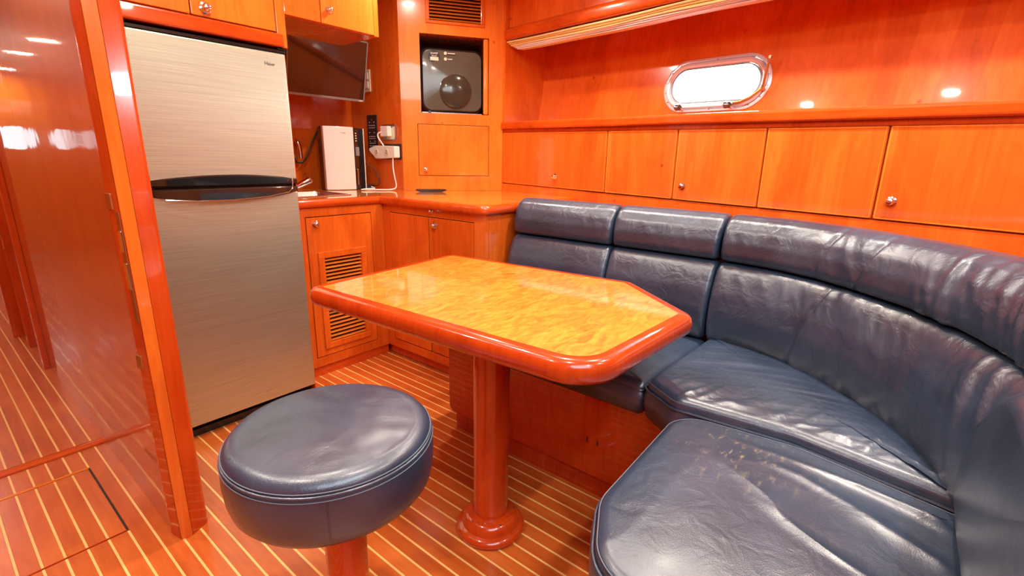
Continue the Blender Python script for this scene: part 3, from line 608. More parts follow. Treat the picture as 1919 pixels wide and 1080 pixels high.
pa = thing('power_adapter', 'small black power adapter on the worktop beside the water purifier', 'adapter', (1.97, 2.86, 0.936))
B().box(1.965, 2.03, 2.83, 2.89, 0.9365, 0.965).build('body', M['black'], pa, bevel=0.004)
B().tube(catmull([(2.02, 2.85, 0.955), (2.045, 2.81, 0.96), (2.045, 2.80, 1.01), (2.03, 2.84, 1.07), (2.0, 2.88, 1.10)], 8), 0.0028, 6).build('cable', M['black'], pa, smooth=True)
rem = B(); rem.rings([[(2.122+x*0.817+y*0.576, 2.370-x*0.576+y*0.817, z) for x, y in rounded([(-w_, -0.022), (w_, -0.022), (w_, 0.022), (-w_, 0.022)], 0.014, 4)] for w_, z in ((0.070, 0.9365), (0.095, 0.944), (0.098, 0.950), (0.090, 0.9535))])
o = rem.build('remote_control', M['black'], None, smooth=40, loc=(2.122, 2.37, 0.937)); tag(o, 'black remote control lying on the worktop under the corner unit', 'remote')

# ------------------------------------------------------------------ tall corner unit
cu_ = thing('corner_unit', 'tall cherry corner unit standing on the worktop with a niche and a small door', 'cabinet', (2.33, 2.376, WZ1))
CW = 0.655
OP = (0.124, 0.560, 1.420, 1.878); DRR = (0.097, 0.563, 1.031, 1.353); VT = (0.187, 0.506, 1.953, 2.13)
fc = B(CF)
for x0, x1, z0, z1 in ((0, DRR[0], WZ1+0.001, CEIL), (DRR[1], CW, WZ1+0.001, CEIL), (DRR[0], DRR[1], WZ1+0.001, DRR[2]), (DRR[0], DRR[1], DRR[3], OP[2]), (DRR[0], OP[0], OP[2], OP[3]), (OP[1], DRR[1], OP[2], OP[3]),
                       (DRR[0], DRR[1], OP[3], VT[2]), (DRR[0], VT[0], VT[2], VT[3]), (VT[1], DRR[1], VT[2], VT[3]), (DRR[0], DRR[1], VT[3], CEIL)): fc.box(x0, x1, 0.0, 0.02, z0, z1)
fc.build('face_panel', M['cherry_light'], cu_)
sd = B(CF)
for q in ((OP[0]-0.012, OP[0], 0.02, 0.30, OP[2], OP[3]), (OP[1], OP[1]+0.012, 0.02, 0.30, OP[2], OP[3]), (OP[0], OP[1], 0.02, 0.30, OP[2]-0.012, OP[2]), (OP[0], OP[1], 0.02, 0.30, OP[3], OP[3]+0.012)): sd.box(*q)
sd.build('niche_lining', M['cherry'], cu_)
B(CF).box(OP[0]-0.012, OP[1]+0.012, 0.30, 0.31, OP[2]-0.012, OP[3]+0.012).build('niche_back', M['dark'], cu_)
B(CF).box(OP[1]-0.034, OP[1]-0.002, 0.002, 0.03, OP[2]+0.002, OP[3]-0.002).build('niche_cheek', M['cherry_light'], cu_, bevel=0.010, seg=3)
B(CF).box(DRR[0]-0.001, DRR[1]+0.001, 0.0145, 0.0195, DRR[2]-0.001, DRR[3]+0.001).build('gap_shade', M['dark'], cu_)  # dark sheet as painted shade in the gap round the small door
d = B(CF).box(DRR[0]+0.003, DRR[1]-0.003, -0.001, 0.014, DRR[2]+0.003, DRR[3]-0.003).build('door', M['cherry_light'], cu_, bevel=0.002)
knob(CF @ Vector((0.144, -0.001, 1.07)), -(CF.to_3x3() @ Vector((0, 1, 0))), d, 0.012)
# air vent
B(CF).box(VT[0], VT[1], 0.021, 0.024, VT[2], VT[3]).build('vent_back', M['dark'], cu_)
g = 0.024
for q in ((VT[0]-g, VT[1]+g, VT[2]-g*0.7, VT[2]), (VT[0]-g, VT[1]+g, VT[3], VT[3]+g), (VT[0]-g, VT[0], VT[2], VT[3]), (VT[1], VT[1]+g, VT[2], VT[3])):
    B(CF).box(q[0], q[1], -0.008, 0.0, q[2], q[3]).build('vent_frame', M['cherry'], cu_, bevel=0.003)
for i in range(9):
    zc = VT[2]+0.010+i*0.0185
    b = B(CF); b.rings([[(x, y, z) for y, z in ((-0.004, zc-0.004), (-0.002, zc-0.006), (0.017, zc+0.005), (0.015, zc+0.0075))] for x in (VT[0], VT[1])]); b.build('vent_slat', M['cherry_light'], cu_)
# side of the unit towards the hull side
# microwave
mw = thing('microwave_oven', 'black glossy round-cornered microwave standing in the corner niche', 'microwave', tuple(CF @ Vector((0.33, 0.1, OP[2]))))
mwx0, mwx1, mz0, mz1 = 0.130, 0.529, 1.430, 1.808
def rr(x0, x1, z0, z1, r): return rounded([(x0, z0), (x1, z0), (x1, z1), (x0, z1)], r, 8)
def dome(x, z, amt): # slightly bulging front
    u = (x-(mwx0+mwx1)/2)/((mwx1-mwx0)/2); v = (z-(mz0+mz1)/2)/((mz1-mz0)/2); return -amt*max(0, 1-u*u)*max(0, 1-v*v)
bb = B(CF)
ringz = []
for dd, yy in ((0.010, 0.26), (0.0, 0.24), (0.0, 0.050), (0.004, 0.038), (0.012, 0.032)):
    ringz.append([(x, yy, z) for x, z in rr(mwx0+dd, mwx1-dd, mz0+dd, mz1-dd, 0.055)])
bb.rings(ringz); bb.build('housing', M['black'], mw, smooth=50)
bb = B(CF); base_ = rr(mwx0+0.014, mwx1-0.014, mz0+0.014, mz1-0.014, 0.05); cxm, czm = (mwx0+mwx1)/2, (mz0+mz1)/2
fr_glass = plain('smoked_glass', (0.085, 0.085, 0.068), 0.16, coat=0.25)
fr_dark = plain('dark_smoked_glass', (0.040, 0.036, 0.026), 0.12, coat=0.3)
rgs = []
for k in range(9):
    t = 1-k/9*0.98
    rgs.append([(cxm+(x-cxm)*t, 0.0315-0.0005*(k == 0)+dome(cxm+(x-cxm)*t, czm+(z-czm)*t, 0.018), czm+(z-czm)*t) for x, z in base_])
bb.rings(rgs); bb.build('front_glass', fr_glass, mw, smooth=60)
CR = CF @ Matrix.Translation((0.346, 0.0175, 1.562)) @ Matrix.Rotation(pi/2, 4, 'X')
B().lathe([(0.001, 0.012), (0.03, 0.0115), (0.06, 0.0095), (0.09, 0.005), (0.102, 0.0015), (0.105, -0.008), (0.001, -0.008)], 48, CR).build('round_window', fr_dark, mw, smooth=40)
def disc(x, z, r, y, mt, nm, n=24):
    m_ = CF @ Matrix.Translation((x, y, z)) @ Matrix.Rotation(pi/2, 4, 'X'); return B().lathe([(0.0005, 0.001), (r, 0.001), (r, -0.002), (0.0005, -0.002)], n, m_).build(nm, mt, mw)
disc(0.215, 1.757, 0.036, 0.0245, M['black'], 'badge')
B(CF).box(0.190, 0.241, 0.0215, 0.0235, 1.733, 1.753).build('badge_sticker', M['cream'], mw)
fm = CF.to_3x3() @ Vector((1, 0, 0))
lettering('SHARP', 0.016, M['print'], face_mat(CF @ Vector((0.215, 0.0232, 1.769)), fm), mw)
lettering('Round', 0.012, M['print'], face_mat(CF @ Vector((0.215, 0.0232, 1.757)), fm), mw)
for z, w_ in ((1.778, 0.045), (1.745, 0.028)):
    disc(0.285, z, 0.0095, 0.0215, M['cream'], 'round_sticker', 12)
    B(CF).box(0.300, 0.300+w_, 0.0185, 0.0225, z-0.0025, z+0.0025).build('print_line', M['print'], mw)
B(CF).box(0.133, 0.520, 0.026, 0.030, 1.4215, 1.428).build('base_rail', M['steel'], mw)
disc(0.180, 1.428, 0.010, 0.024, plain('blue_cap', (0.02, 0.06, 0.15), 0.3), 'cap', 14)

# ------------------------------------------------------------------ hull side: lockers, ledge, recess
hp = B(HF); hp.box(0.004, 4.15, 0.022, 0.045, 0.0, 1.333); struct(hp.build('wall_starboard', M['cherry_hull']))
struct(B(HF).box(0.004, 4.15, -0.020, 0.46, 1.336, 1.383).build('trim_ledge', M['cherry_red_y'], bevel=0.012, seg=3))
struct(B(HF).box(0.004, 4.15, 0.004, 0.022, 1.316, 1.3355).build('trim_under_ledge', M['cherry_red']))
struct(B(HF).box(0.004, 4.15, 0.004, 0.022, 0.0, 0.986).build('trim_lower_side', M['cherry_hull']))
ed = [0.004, 0.885, 1.303, 1.709, 2.124, 2.54, 2.95]
kn = {0: 0.505, 2: 1.353, 4: 2.172}
nm_ = ['wide locker front with a chrome knob next to the corner unit', 'plain locker front just left of the knobbed one that sits under the porthole',
       'locker front with a chrome knob directly under the porthole', 'plain locker front between the knobbed one under the porthole and the rightmost', 'locker front with a chrome knob farthest right, near the frame edge',
       'plain locker front beyond the rightmost knobbed one, outside the frame']
for i in range(6):
    lk = thing('locker_door', 'cherry ' + nm_[i], 'locker door', tuple(HF @ Vector(((ed[i]+ed[i+1])/2, 0, 0.99))), 'locker doors under the hull ledge')
    B(HF).box(ed[i]+0.0022, ed[i+1]-0.0022, 0.0, 0.0215, 0.990, 1.3145).build('panel', M['cherry_hull'], lk, bevel=0.005, seg=3)
    xa, xb = ed[i]+0.0022, ed[i+1]-0.0022
    for q in ((xa+0.006, xb-0.006, 1.3075, 1.3115), (xa+0.006, xb-0.006, 0.993, 0.997), (xb-0.008, xb-0.004, 0.997, 1.3075), (xa+0.004, xa+0.008, 0.997, 1.3075)):
        B(HF).box(q[0], q[1], -0.0009, 0.004, q[2], q[3]).build('edge_lipping', M['cherry_light'], lk)
    if i in kn: knob(HF @ Vector((kn[i], 0.0, 1.057)), -HN, lk)
# recess above the ledge: flared back panel with the porthole opening
FK = 0.14
def T_(x, d, z): # recess back, flaring outboard with height
    return HF @ Vector((x, 0.31+(z-1.385)*FK+d, z))
PCX, PCZ = 1.275, 1.550
bk = B(); panel_with_hole(bk, PCX, PCZ, 0.266, 0.116, 0.0, 4.15, 1.385, 2.25, T_, 0.02); struct(bk.build('wall_starboard_recess', M['cherry_hull']))
bk = B(HF); bk.box(-0.02, 0.022, 0.0, 0.48, 1.385, 2.25); struct(bk.build('wall_recess_end', M['cherry']))
struct(B(HF).box(4.15, 4.18, -0.02, 0.5, 0.0, 2.25).build('wall_starboard_aft_end', M['cherry']))
# upper locker with its rail
struct(B(HF).box(-0.03, 0.0035, 0.004, 0.30, 0.0, CEIL).build('trim_corner_filler', M['cherry']))
struct(B(HF).box(-1.3, 4.2, 0.30, 0.32, 0.0, 1.335).build('wall_hull_lower', M['dark']))
struct(B(HF).box(-1.3, -0.03, 0.30, 0.32, 1.335, 2.3).build('wall_hull_behind_corner', M['dark']))
ul = thing('overhead_locker', 'cherry overhead locker front along the hull side above the blind', 'cabinet', tuple(HF @ Vector((1.5, 0.1, 1.93))))
B(HF).box(0.024, 4.14, 0.030, 0.06, 1.940, 2.24).build('front_panel', M['cherry_hull'], ul)
rl = B(HF); prf = rounded([(-0.012, 1.872), (0.055, 1.868), (0.055, 1.946), (0.016, 1.946), (-0.012, 1.925)], [0.018, 0.002, 0.002, 0.006, 0.012], 5)
rl.rings([[(x, y, z) for y, z in prf] for x in (0.024, 4.14)]); rl.build('rail', M['cherry_red_y'], ul, smooth=35)
B(HF).box(0.024, 4.14, 0.056, 0.40, 1.90, 1.915).build('locker_floor', M['cherry'], ul)
# pleated blind gathered under the rail, outboard of it
bl = thing('pleated_blind', 'gathered cream pleated blind hanging in a narrow band under the overhead rail', 'blind', tuple(HF @ Vector((1.5, 0.05, 1.86))))
for k, (y0, z1, hh, mt) in enumerate(((0.006, 1.867, 0.010, 'blind'), (0.012, 1.860, 0.013, 'blind_warm'), (0.018, 1.850, 0.013, 'blind'), (0.026, 1.839, 0.009, 'blind_daylit'), (0.033, 1.832, 0.008, 'blind_daylit'), (0.040, 1.825, 0.007, 'blind_daylit'))):
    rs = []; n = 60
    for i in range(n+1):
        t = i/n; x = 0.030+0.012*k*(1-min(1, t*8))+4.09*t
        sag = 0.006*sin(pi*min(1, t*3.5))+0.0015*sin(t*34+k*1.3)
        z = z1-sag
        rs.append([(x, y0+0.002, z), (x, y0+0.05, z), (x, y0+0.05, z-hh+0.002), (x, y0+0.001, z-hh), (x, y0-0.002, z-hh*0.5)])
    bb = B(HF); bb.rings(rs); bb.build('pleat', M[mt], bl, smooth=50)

# porthole
ph = thing('porthole', 'chrome oval opening porthole with two wing dogs and a stay above the ledge', 'porthole', tuple(T_(PCX, 0, PCZ)))
def stad(hw, hr, n=56):
    return [(PCX+((hw-hr) if cos(2*pi*k/n) >= 0 else -(hw-hr))+hr*cos(2*pi*k/n), PCZ+hr*sin(2*pi*k/n)) for k in range(n)]
def ring_part(levels, nm, mt, sm=50):
    rs = [[T_(x, d, z) for x, z in stad(hw, hr)] for hw, hr, d in levels]
    bb = B(); bb.rings(rs, closed=True); return bb.build(nm, mt, ph, smooth=sm)
ring_part([(0.283, 0.130, 0.002), (0.283, 0.130, -0.004), (0.280, 0.127, -0.006), (0.268, 0.117, -0.006), (0.265, 0.114, 0.0), (0.265, 0.114, 0.05), (0.268, 0.117, 0.05), (0.268, 0.117, 0.002)], 'flange', M['port_metal'])
ring_part([(0.264, 0.113, 0.012), (0.264, 0.113, -0.012), (0.260, 0.109, -0.018), (0.250, 0.099, -0.020), (0.240, 0.090, -0.012), (0.236, 0.086, 0.012)], 'window_frame', M['port_metal'])
gl = B(); gl.face(gl.vs([T_(x, 0.0, z) for x, z in stad(0.237, 0.087)])); gl.build('pane', M['glass'], ph)
seal = ring_part([(0.237, 0.087, 0.002), (0.237, 0.087, -0.004), (0.231, 0.081, -0.004), (0.231, 0.081, 0.002)], 'seal', M['grey'])
for k in range(14):
    a_ = 2*pi*(k+0.5)/14; dx = 0.283-0.130
    c_ = T_(PCX+(dx if cos(a_) >= 0 else -dx)*min(1, abs(cos(a_))*2.2)+0.119*cos(a_), -0.006, PCZ+0.119*sin(a_))
    q = (-HN).to_track_quat('Z', 'Y').to_matrix().to_4x4(); q.translation = c_
    B().lathe([(0.0005, 0.0), (0.0045, 0.0), (0.0035, 0.0018), (0.0005, 0.0022)], 10, q).build('screw', M['steel'], ph)
for sx, sz in ((1.126, 1.436), (1.392, 1.436)):
    for dz in (0,):
        B().tube([T_(sx, 0.0, sz-0.004), T_(sx, -0.02, sz), T_(sx, -0.045, sz+0.004)], [0.009, 0.008, 0.007], 10).build('dog_shaft', M['chrome'], ph, smooth=True)
        kb = B().tube([T_(sx-0.018, -0.050, sz+0.001), T_(sx-0.012, -0.052, sz+0.004), T_(sx, -0.052, sz+0.003), T_(sx+0.012, -0.052, sz+0.004), T_(sx+0.018, -0.050, sz+0.001)], [0.010, 0.016, 0.013, 0.016, 0.010], 10)
        kb.build('wing_knob', plain('dark_chrome', (0.25, 0.32, 0.36), 0.2, metal=1), ph, smooth=True)
B().tube([T_(1.535, -0.010, 1.505), T_(1.538, -0.035, 1.510), T_(1.543, -0.040, 1.53)], 0.008, 10).build('stay_hinge', M['brass'], ph, smooth=True)
B().tube([T_(1.541, -0.040, 1.515), T_(1.548, -0.052, 1.57), T_(1.556, -0.062, 1.635)], 0.0065, 10).build('stay_bar', M['chrome'], ph, smooth=True)
B().tube([T_(1.556, -0.062, 1.632), T_(1.5572, -0.0634, 1.645)], 0.0095, 10).build('stay_cap', M['brass'], ph, smooth=True)
B().tube([T_(1.395, -0.024, 1.452), T_(1.44, -0.026, 1.456), T_(1.485, -0.026, 1.475), T_(1.52, -0.024, 1.502), T_(1.535, -0.024, 1.515)], 0.007, 10).build('stay_track', M['brass'], ph, smooth=True)

# ------------------------------------------------------------------ settee base
sb = thing('settee_base', 'red cherry base of the curved corner settee with a recessed kick', 'settee', (1.6, 0.6, 0))
fp = B(); 
prof_ = rounded([(0.40, 0.083), (1.405, 0.083), (1.405, 0.395), (0.40, 0.395)], [0.001, 0.028, 0.001, 0.001], 6)
fp.prism(prof_, 1.335, 1.352, 'x'); fp.build('front_panel', M['cherry_red'], sb, bevel=0.003)
B().box(1.353, 1.375, 0.42, 1.38, 0.0, 0.39).build('kick_board', M['cherry_red'], sb)
B().box(1.353, 1.80, 1.383, 1.402, 0.083, 0.395).build('end_panel', M['cherry_red'], sb)
B().box(0.72, 1.335, 0.285, 0.302, 0.083, 0.395).build('front_panel', M['cherry_red'], sb, bevel=0.003)
B().box(0.76, 1.353, 0.262, 0.2845, 0.0, 0.39).build('kick_board', M['cherry_red'], sb)
B().box(0.72, 0.7355, -0.25, 0.284, 0.0, 0.395).build('end_panel', M['cherry_red'], sb)
B().prism([(1.376, 1.38), (1.376, 0.42), (1.354, 0.28), (0.737, 0.26), (0.737, -0.25), (1.35, -0.28), (1.75, -0.1), (1.98, 0.2), (2.1, 0.5), (2.1, 1.38)], 0.30, 0.392).build('seat_board', M['cherry_red'], sb)
# small catch mark on the front panel
for y in (0.68, 0.72): B().box(1.3335, 1.3355, y, y+0.004, 0.205, 0.225).build('latch_pin', M['dark'], sb)

# ------------------------------------------------------------------ upholstery
def fold(u, v, amp, seed=0.0):
    """leather folds: ridges running across the cushion, u along it, v across (both in metres)"""
    q = u+v*0.45+0.018*noise.noise(Vector((u*6, v*9, seed+2)))
    a = noise.noise(Vector((q*8, v*2.0, seed)))
    r = 0
    for k, (f, g) in enumerate(((13, 2.2), (26, 4.0))):
        x = 1-abs(noise.noise(Vector((q*f+seed*3, v*g, seed+4+k*7))))*3.4
        m_ = max(0, min(1, noise.noise(Vector((u*5+seed, v*4, seed+9+k*5)))*2.2+0.45))
        r += max(0, x)**1.6*m_*(1.0, 0.5)[k]
    return amp*(0.45*a+0.9*r)
def pillow(poly, z0, z1, crown, nm, mat, parent, N=220, edge=0.03, bulge=0.008, tuck=0.012, amp=0.003, zf=None, seed=0.0, rows=34, round_bottom=0.015, foldf=None):
    P = resample(poly, N); cx = sum(p.x for p in P)/N; cy = sum(p.y for p in P)/N; C_ = Vector((cx, cy))
    def zz(p, z): return z+(zf(p) if zf else 0)
    rs = []
    lv = [(round_bottom, 0.0), (0.3*round_bottom, 0.12), (0, 0.25), (-bulge*0.8, 0.45), (-bulge, 0.62), (-bulge*0.6, 0.8), (0.0, 0.93), (0.002, 0.98)]
    for d, t in lv:
        q = inset(P, d); ring = []
        for i, p in enumerate(q):
            w = amp*0.8*noise.noise(Vector((p.x*14, p.y*14, t*3+seed))); g = (Vector((p.x, p.y))-C_).normalized()*w
            ring.append((p.x+g.x, p.y+g.y, zz(p, z0+(z1-edge-z0)*t) if t > 0.3 else z0+(z1-edge-z0)*t))
        rs.append(ring)
    for k in range(1, 7):
        a = pi/2*k/6; d = edge*(1-cos(a)); q = inset(P, d+0.001); rs.append([(p.x, p.y, zz(p, z1-edge+edge*sin(a)*0.98)) for p in q])
    q = inset(P, edge+0.001)
    for k in range(1, rows+1):
        t = (k/rows); s = 1-t**0.95*0.995; ring = []
        for p in q:
            v = C_+(Vector((p.x, p.y))-C_)*s; h = z1+crown*(1-(s)**2.4)
            e_ = min(1, (1-s)*8)
            h += e_*(foldf(v) if foldf else fold(v.x, v.y, amp, seed))
            ring.append((v.x, v.y, zz(v, h)-0.0006))
        rs.append(ring)
    bb = B(); bb.rings(rs); o = bb.build(nm, mat, parent, smooth=80); 
    return o, P
def welt(P, d, z, zf, r, nm, mat, parent, closed=True):
    q = inset(P, d); pts = [(p.x, p.y, z+(zf(p) if zf else 0)) for p in q]
    return B().tube(pts, r, 6, closed).build(nm, mat, parent, smooth=True)
BJ = catmull([(1.80, 1.48), (1.805, 1.0), (1.80, 0.515), (1.728, 0.247), (1.552, 0.037), (1.380, -0.094), (1.145, -0.176), (0.94, -0.19), (0.66, -0.19)], 10)
def seat_z(p): # seats fall a little towards the hull
    return -0.012*max(0, min(1, (p.x-1.35)/0.45))
SB = 0.392
# seat cushion A under the table
scA = thing('seat_cushion', 'navy leather settee seat cushion mostly under the table next to the return cabinet', 'cushion', (1.55, 1.0, SB))
polyA = rounded([(1.295, 0.520), (1.85, 0.505), (1.85, 1.46), (1.295, 1.46)], [0.02, 0.02, 0.02, 0.05], 5)
_, P = pillow(polyA, SB, 0.505, 0.014, 'cover', M['leather_smooth'], scA, seed=1.0, zf=seat_z)
welt(P, 0.002, 0.478, seat_z, 0.0028, 'piping', M['leather_smooth'], scA)
# seat cushion B, the corner
curve = [(p.x, p.y) for p in BJ]
cb_ = [(x+0.03, y-0.02) for x, y in curve if 0.50 > y > -0.19 and x > 1.17]
polyB = [(1.850, 0.500), (1.287, 0.512)] + [(1.277, 0.505), (1.235, 0.425), (1.222, 0.390), (1.224, 0.33), (1.236, 0.10), (1.175, -0.20)] + [(x, y) for x, y in cb_[::-1]]
polyB = polyB[::1]
polyB = rounded([polyB[0], (1.288, 0.513), (1.218, 0.405), (1.240, 0.12), (1.178, -0.205)] + [(x, y) for x, y in cb_[::-3]], [0.01, 0.03, 0.04, 0.2, 0.03]+[0.05]*len(cb_[::-3]), 5)
scB = thing('seat_cushion', 'large wedge-shaped navy leather corner seat cushion with creased front edge', 'cushion', (1.5, 0.2, SB))
def foldB(v):
    e = v.x-1.235; w = math.exp(-(e/0.10)**2)
    s_ = 0.006*w*(max(0, 1-abs(noise.noise(Vector((v.y*22+v.x*9, v.x*5, 3))))*3)-0.2)
    return s_+fold(v.y*0.6+v.x, v.x, 0.0028, 5.0)
_, P = pillow(polyB, SB+0.002, 0.530, 0.016, 'cover', M['leather'], scB, N=300, seed=2.0, zf=seat_z, rows=46, edge=0.028, foldf=foldB)
welt(P, -0.004, 0.497, seat_z, 0.0032, 'piping', M['leather_smooth'], scB)
welt(P, 0.006, 0.516, seat_z, 0.0011, 'stitching', M['thread'], scB)
# seat cushion C in the foreground
polyC = rounded([(1.165, -0.20), (1.232, 0.10), (1.205, 0.385), (0.76, 0.378), (0.60, 0.30), (0.575, -0.20)], [0.01, 0.2, 0.09, 0.14, 0.12, 0.01], 10)
scC = thing('seat_cushion', 'scuffed navy leather seat cushion nearest the camera with pale wear marks', 'cushion', (0.9, 0.1, SB))
def foldC(v):
    m_ = max(0, min(1, (v.x-0.78)*3))
    d = (v.x-0.80)*0.55+(v.y)*1.0
    r = max(0, 1-abs(noise.noise(Vector(((v.x*0.8-v.y*0.2)*11, (v.y+v.x*0.7)*2.2, 7.3))))*2.6)**2
    return m_*0.014*(r-0.15)*max(0, min(1, (0.27-v.y)*5))+0.002*noise.noise(Vector((v.x*9, v.y*9, 1)))
_, P = pillow(polyC, SB+0.001, 0.505, 0.012, 'cover', M['leather_worn'], scC, N=300, seed=3.0, rows=50, edge=0.022, foldf=foldC)
welt(P, -0.003, 0.480, None, 0.0030, 'piping', M['leather_smooth'], scC)
welt(P, 0.004, 0.4975, None, 0.0011, 'stitching', M['thread'], scC)

# back cushions: swept along the curve of the back
def arclen(pts):
    L = [0]
    for i in range(1, len(pts)): L.append(L[-1]+(pts[i]-pts[i-1]).length)
    return L
BJ = [Vector((p.x, p.y)) for p in BJ]; BL = arclen(BJ)
def at_s(s):
    i = 0
    while i < len(BL)-2 and BL[i+1] < s: i += 1
    t = (s-BL[i])/(BL[i+1]-BL[i]); p = BJ[i].lerp(BJ[i+1], t)
    # smoothed tangent
    a = BJ[max(0, i-2)]; b = BJ[min(len(BJ)-1, i+3)]; tg = (b-a).normalized(); return p, Vector((-tg.y, tg.x)), tg
def s_of(cond):
    for i, p in enumerate(BJ):
        if cond(p): return BL[i]
    return BL[-1]
S1 = s_of(lambda p: p.y <= 0.985); S2 = s_of(lambda p: p.y <= 0.52); S3 = s_of(lambda p: p.x <= 1.10)
def lower_profile(dz=0): # (offset outwards, z) closed loop, front going up
    pts = [(0.012, 0.50), (0.000, 0.515), (-0.010, 0.56), (-0.010, 0.62), (0.002, 0.69), (0.022, 0.745), (0.038, 0.778), (0.052, 0.792), (0.075, 0.797), (0.13, 0.797), (0.15, 0.78), (0.15, 0.52), (0.13, 0.50)]
    return pts
def head_profile(): return [(0.062, 0.800), (0.046, 0.808), (0.040, 0.83), (0.042, 0.87), (0.056, 0.915), (0.082, 0.948), (0.118, 0.966), (0.155, 0.966), (0.185, 0.950), (0.20, 0.92), (0.20, 0.82), (0.19, 0.80)]
def dense(prof, n):
    return [tuple(p) for p in resample(prof, n)]
def sweep(s0, s1, prof, nm, mat, parent, amp, seed, r0=0.022, r1=0.022, darts=(), n=60, lean=0.0):
    step = 0.007; K = max(12, int((s1-s0)/step)); P2 = dense(prof, n); co = sum(p[0] for p in P2)/n; cz = sum(p[1] for p in P2)/n
    ss = [s0+(s1-s0)*k/K for k in range(K+1)]
    ss = sorted(set([s0+r0*x for x in (0.02, 0.08, 0.2, 0.4, 0.65)]+[s1-r1*x for x in (0.02, 0.08, 0.2, 0.4, 0.65)]+[s for s in ss if s0+r0 < s < s1-r1]))
    rs = []
    for s in ss:
        d0 = (s-s0)/r0; d1 = (s1-s)/r1; k = 1
        if d0 < 1: k = sqrt(max(0, 1-(1-d0)**2))
        if d1 < 1: k = min(k, sqrt(max(0, 1-(1-d1)**2)))
        ins = (1-k)*r0
        p, nr, tg = at_s(s); ring = []
        for j, (o_, z) in enumerate(P2):
            do = o_-co; dz_ = z-cz
            fo = 1-ins/0.075; fz = 1-ins/0.16
            front = max(0, min(1, (co+0.03-o_)/0.04))
            topz = min(1, max(0, (z-0.60)/0.15))
            w = 0
            curv = max(0.3, min(1.0, (s-S2)*2.2)) if s > S2 else 0.3
            w = fold(s, z*1.0, amp*curv*1.0, seed)*front*(0.35+0.65*topz)
            for ds in darts:
                w -= 0.007*math.exp(-((s-ds-(z-cz)*0.25)/0.004)**2)*front
            oo = co+do*fo-w; zz = cz+dz_*fz-(0.0 if front < 1 else 0)
            ring.append((p.x+nr.x*oo, p.y+nr.y*oo, zz))
        rs.append(ring)
    bb = B(); bb.rings(rs); return bb.build(nm, mat, parent, smooth=75)
bcs = [(0.0, S1, 'navy leather back cushion at the left end beside the worktop', ()), (S1, S2, 'navy leather back cushion in the middle, second from the worktop', ()), (S2, S3, 'long curved navy leather back cushion wrapping the settee corner', (S2+0.34,))]
for i, (a, b, lb, dt) in enumerate(bcs):
    p, nr, tg = at_s((a+b)/2)
    t = thing('back_cushion', lb, 'cushion', (p.x, p.y, 0.50))
    g_ = 0.0015
    sweep(a+g_, b-g_, lower_profile(), 'lower_pad', M['leather'], t, 0.009 if i == 2 else 0.004, 11+i, darts=dt)
    sweep(a+g_+0.002, b-g_-0.002, head_profile(), 'headrest_roll', M['leather'], t, 0.012 if i == 2 else 0.0045, 21+i, darts=(S2+0.33, S2+0.47) if i == 2 else ())
# timber backing that carries the back cushions
bk = B(); rs = []
for k in range(41):
    s = BL[-1]*k/40; p, nr, tg = at_s(s); rs.append([(p.x+nr.x*o_, p.y+nr.y*o_, z) for o_, z in ((0.206, 0.0), (0.206, 0.935), (0.222, 0.935), (0.222, 0.0))])
bk.rings(rs); bk.build('back_board', M['cherry_red'], sb)
# near back cushion on the leg of the settee: rounded outer corner
bd = thing('back_cushion', 'navy leather back cushion with a rounded end at the right edge of the frame', 'cushion', (0.9, -0.22, 0.50))
out_ = rounded([(0.60, 0.50), (1.20, 0.50), (1.335, 0.56), (1.24, 0.66), (1.02, 0.83), (0.60, 0.85)], [0.02, 0.08, 0.09, 0.3, 0.15, 0.02], 10)
P = resample(out_, 200)
rs = []
def dpt(p, y): return (p.x, y, p.y)
for d, y in ((0.02, -0.30), (0.0, -0.285), (0.0, -0.200), (0.004, -0.186), (0.012, -0.176), (0.024, -0.168)): rs.append([dpt(q, y) for q in inset(P, d)])
q = inset(P, 0.024); cx = sum(p.x for p in q)/len(q); cy = sum(p.y for p in q)/len(q)
for k in range(1, 26):
    s_ = 1-(k/25)*0.99; ring = []
    for p in q:
        v = Vector((cx, cy))+(Vector((p.x, p.y))-Vector((cx, cy)))*s_; ring.append((v.x, -0.168+0.016*(1-s_**2)+0.002*noise.noise(Vector((v.x*8, v.y*8, 3))), v.y))
    rs.append(ring)
bb = B(); bb.rings(rs); bb.build('cover', M['leather_smooth'], bd, smooth=75)

# ------------------------------------------------------------------ table
tb = thing('dining_table', 'burl-topped dining table with red cherry rim on a single round pedestal', 'table', (1.0, 0.87, 0))
TZ = 0.742
tp = rounded([(0.800, 0.428), (1.318, 0.402), (1.560, 0.705), (1.478, 1.532), (0.752, 1.452)], [0.12, 0.055, 0.055, 0.05, 0.045], 10)
P = resample(tp, 260)
rs = []
th0 = 0.058
for k in range(0, 13):
    a = -pi/2+pi*k/12; d = 0.026*(1-max(0, cos(a))**0.75); rs.append([(p.x, p.y, TZ-th0/2+th0/2*sin(a)) for p in inset(P, d)])
rs.append([(p.x, p.y, TZ+0.0004) for p in inset(P, 0.040)]); rs.append([(p.x, p.y, TZ-0.003) for p in inset(P, 0.0405)])
rs = [[(p.x, p.y, TZ-th0) for p in inset(P, 0.040)]]+rs
bb = B(); bb.rings(rs, closed=True); bb.build('rim', M['cherry_red'], tb, smooth=45)
q = [(p.x, p.y) for p in inset(P, 0.0402)]
bb = B(); bb.prism(q, TZ-th0+0.002, TZ-0.0002); bb.build('burl_panel', M['burl'], tb)
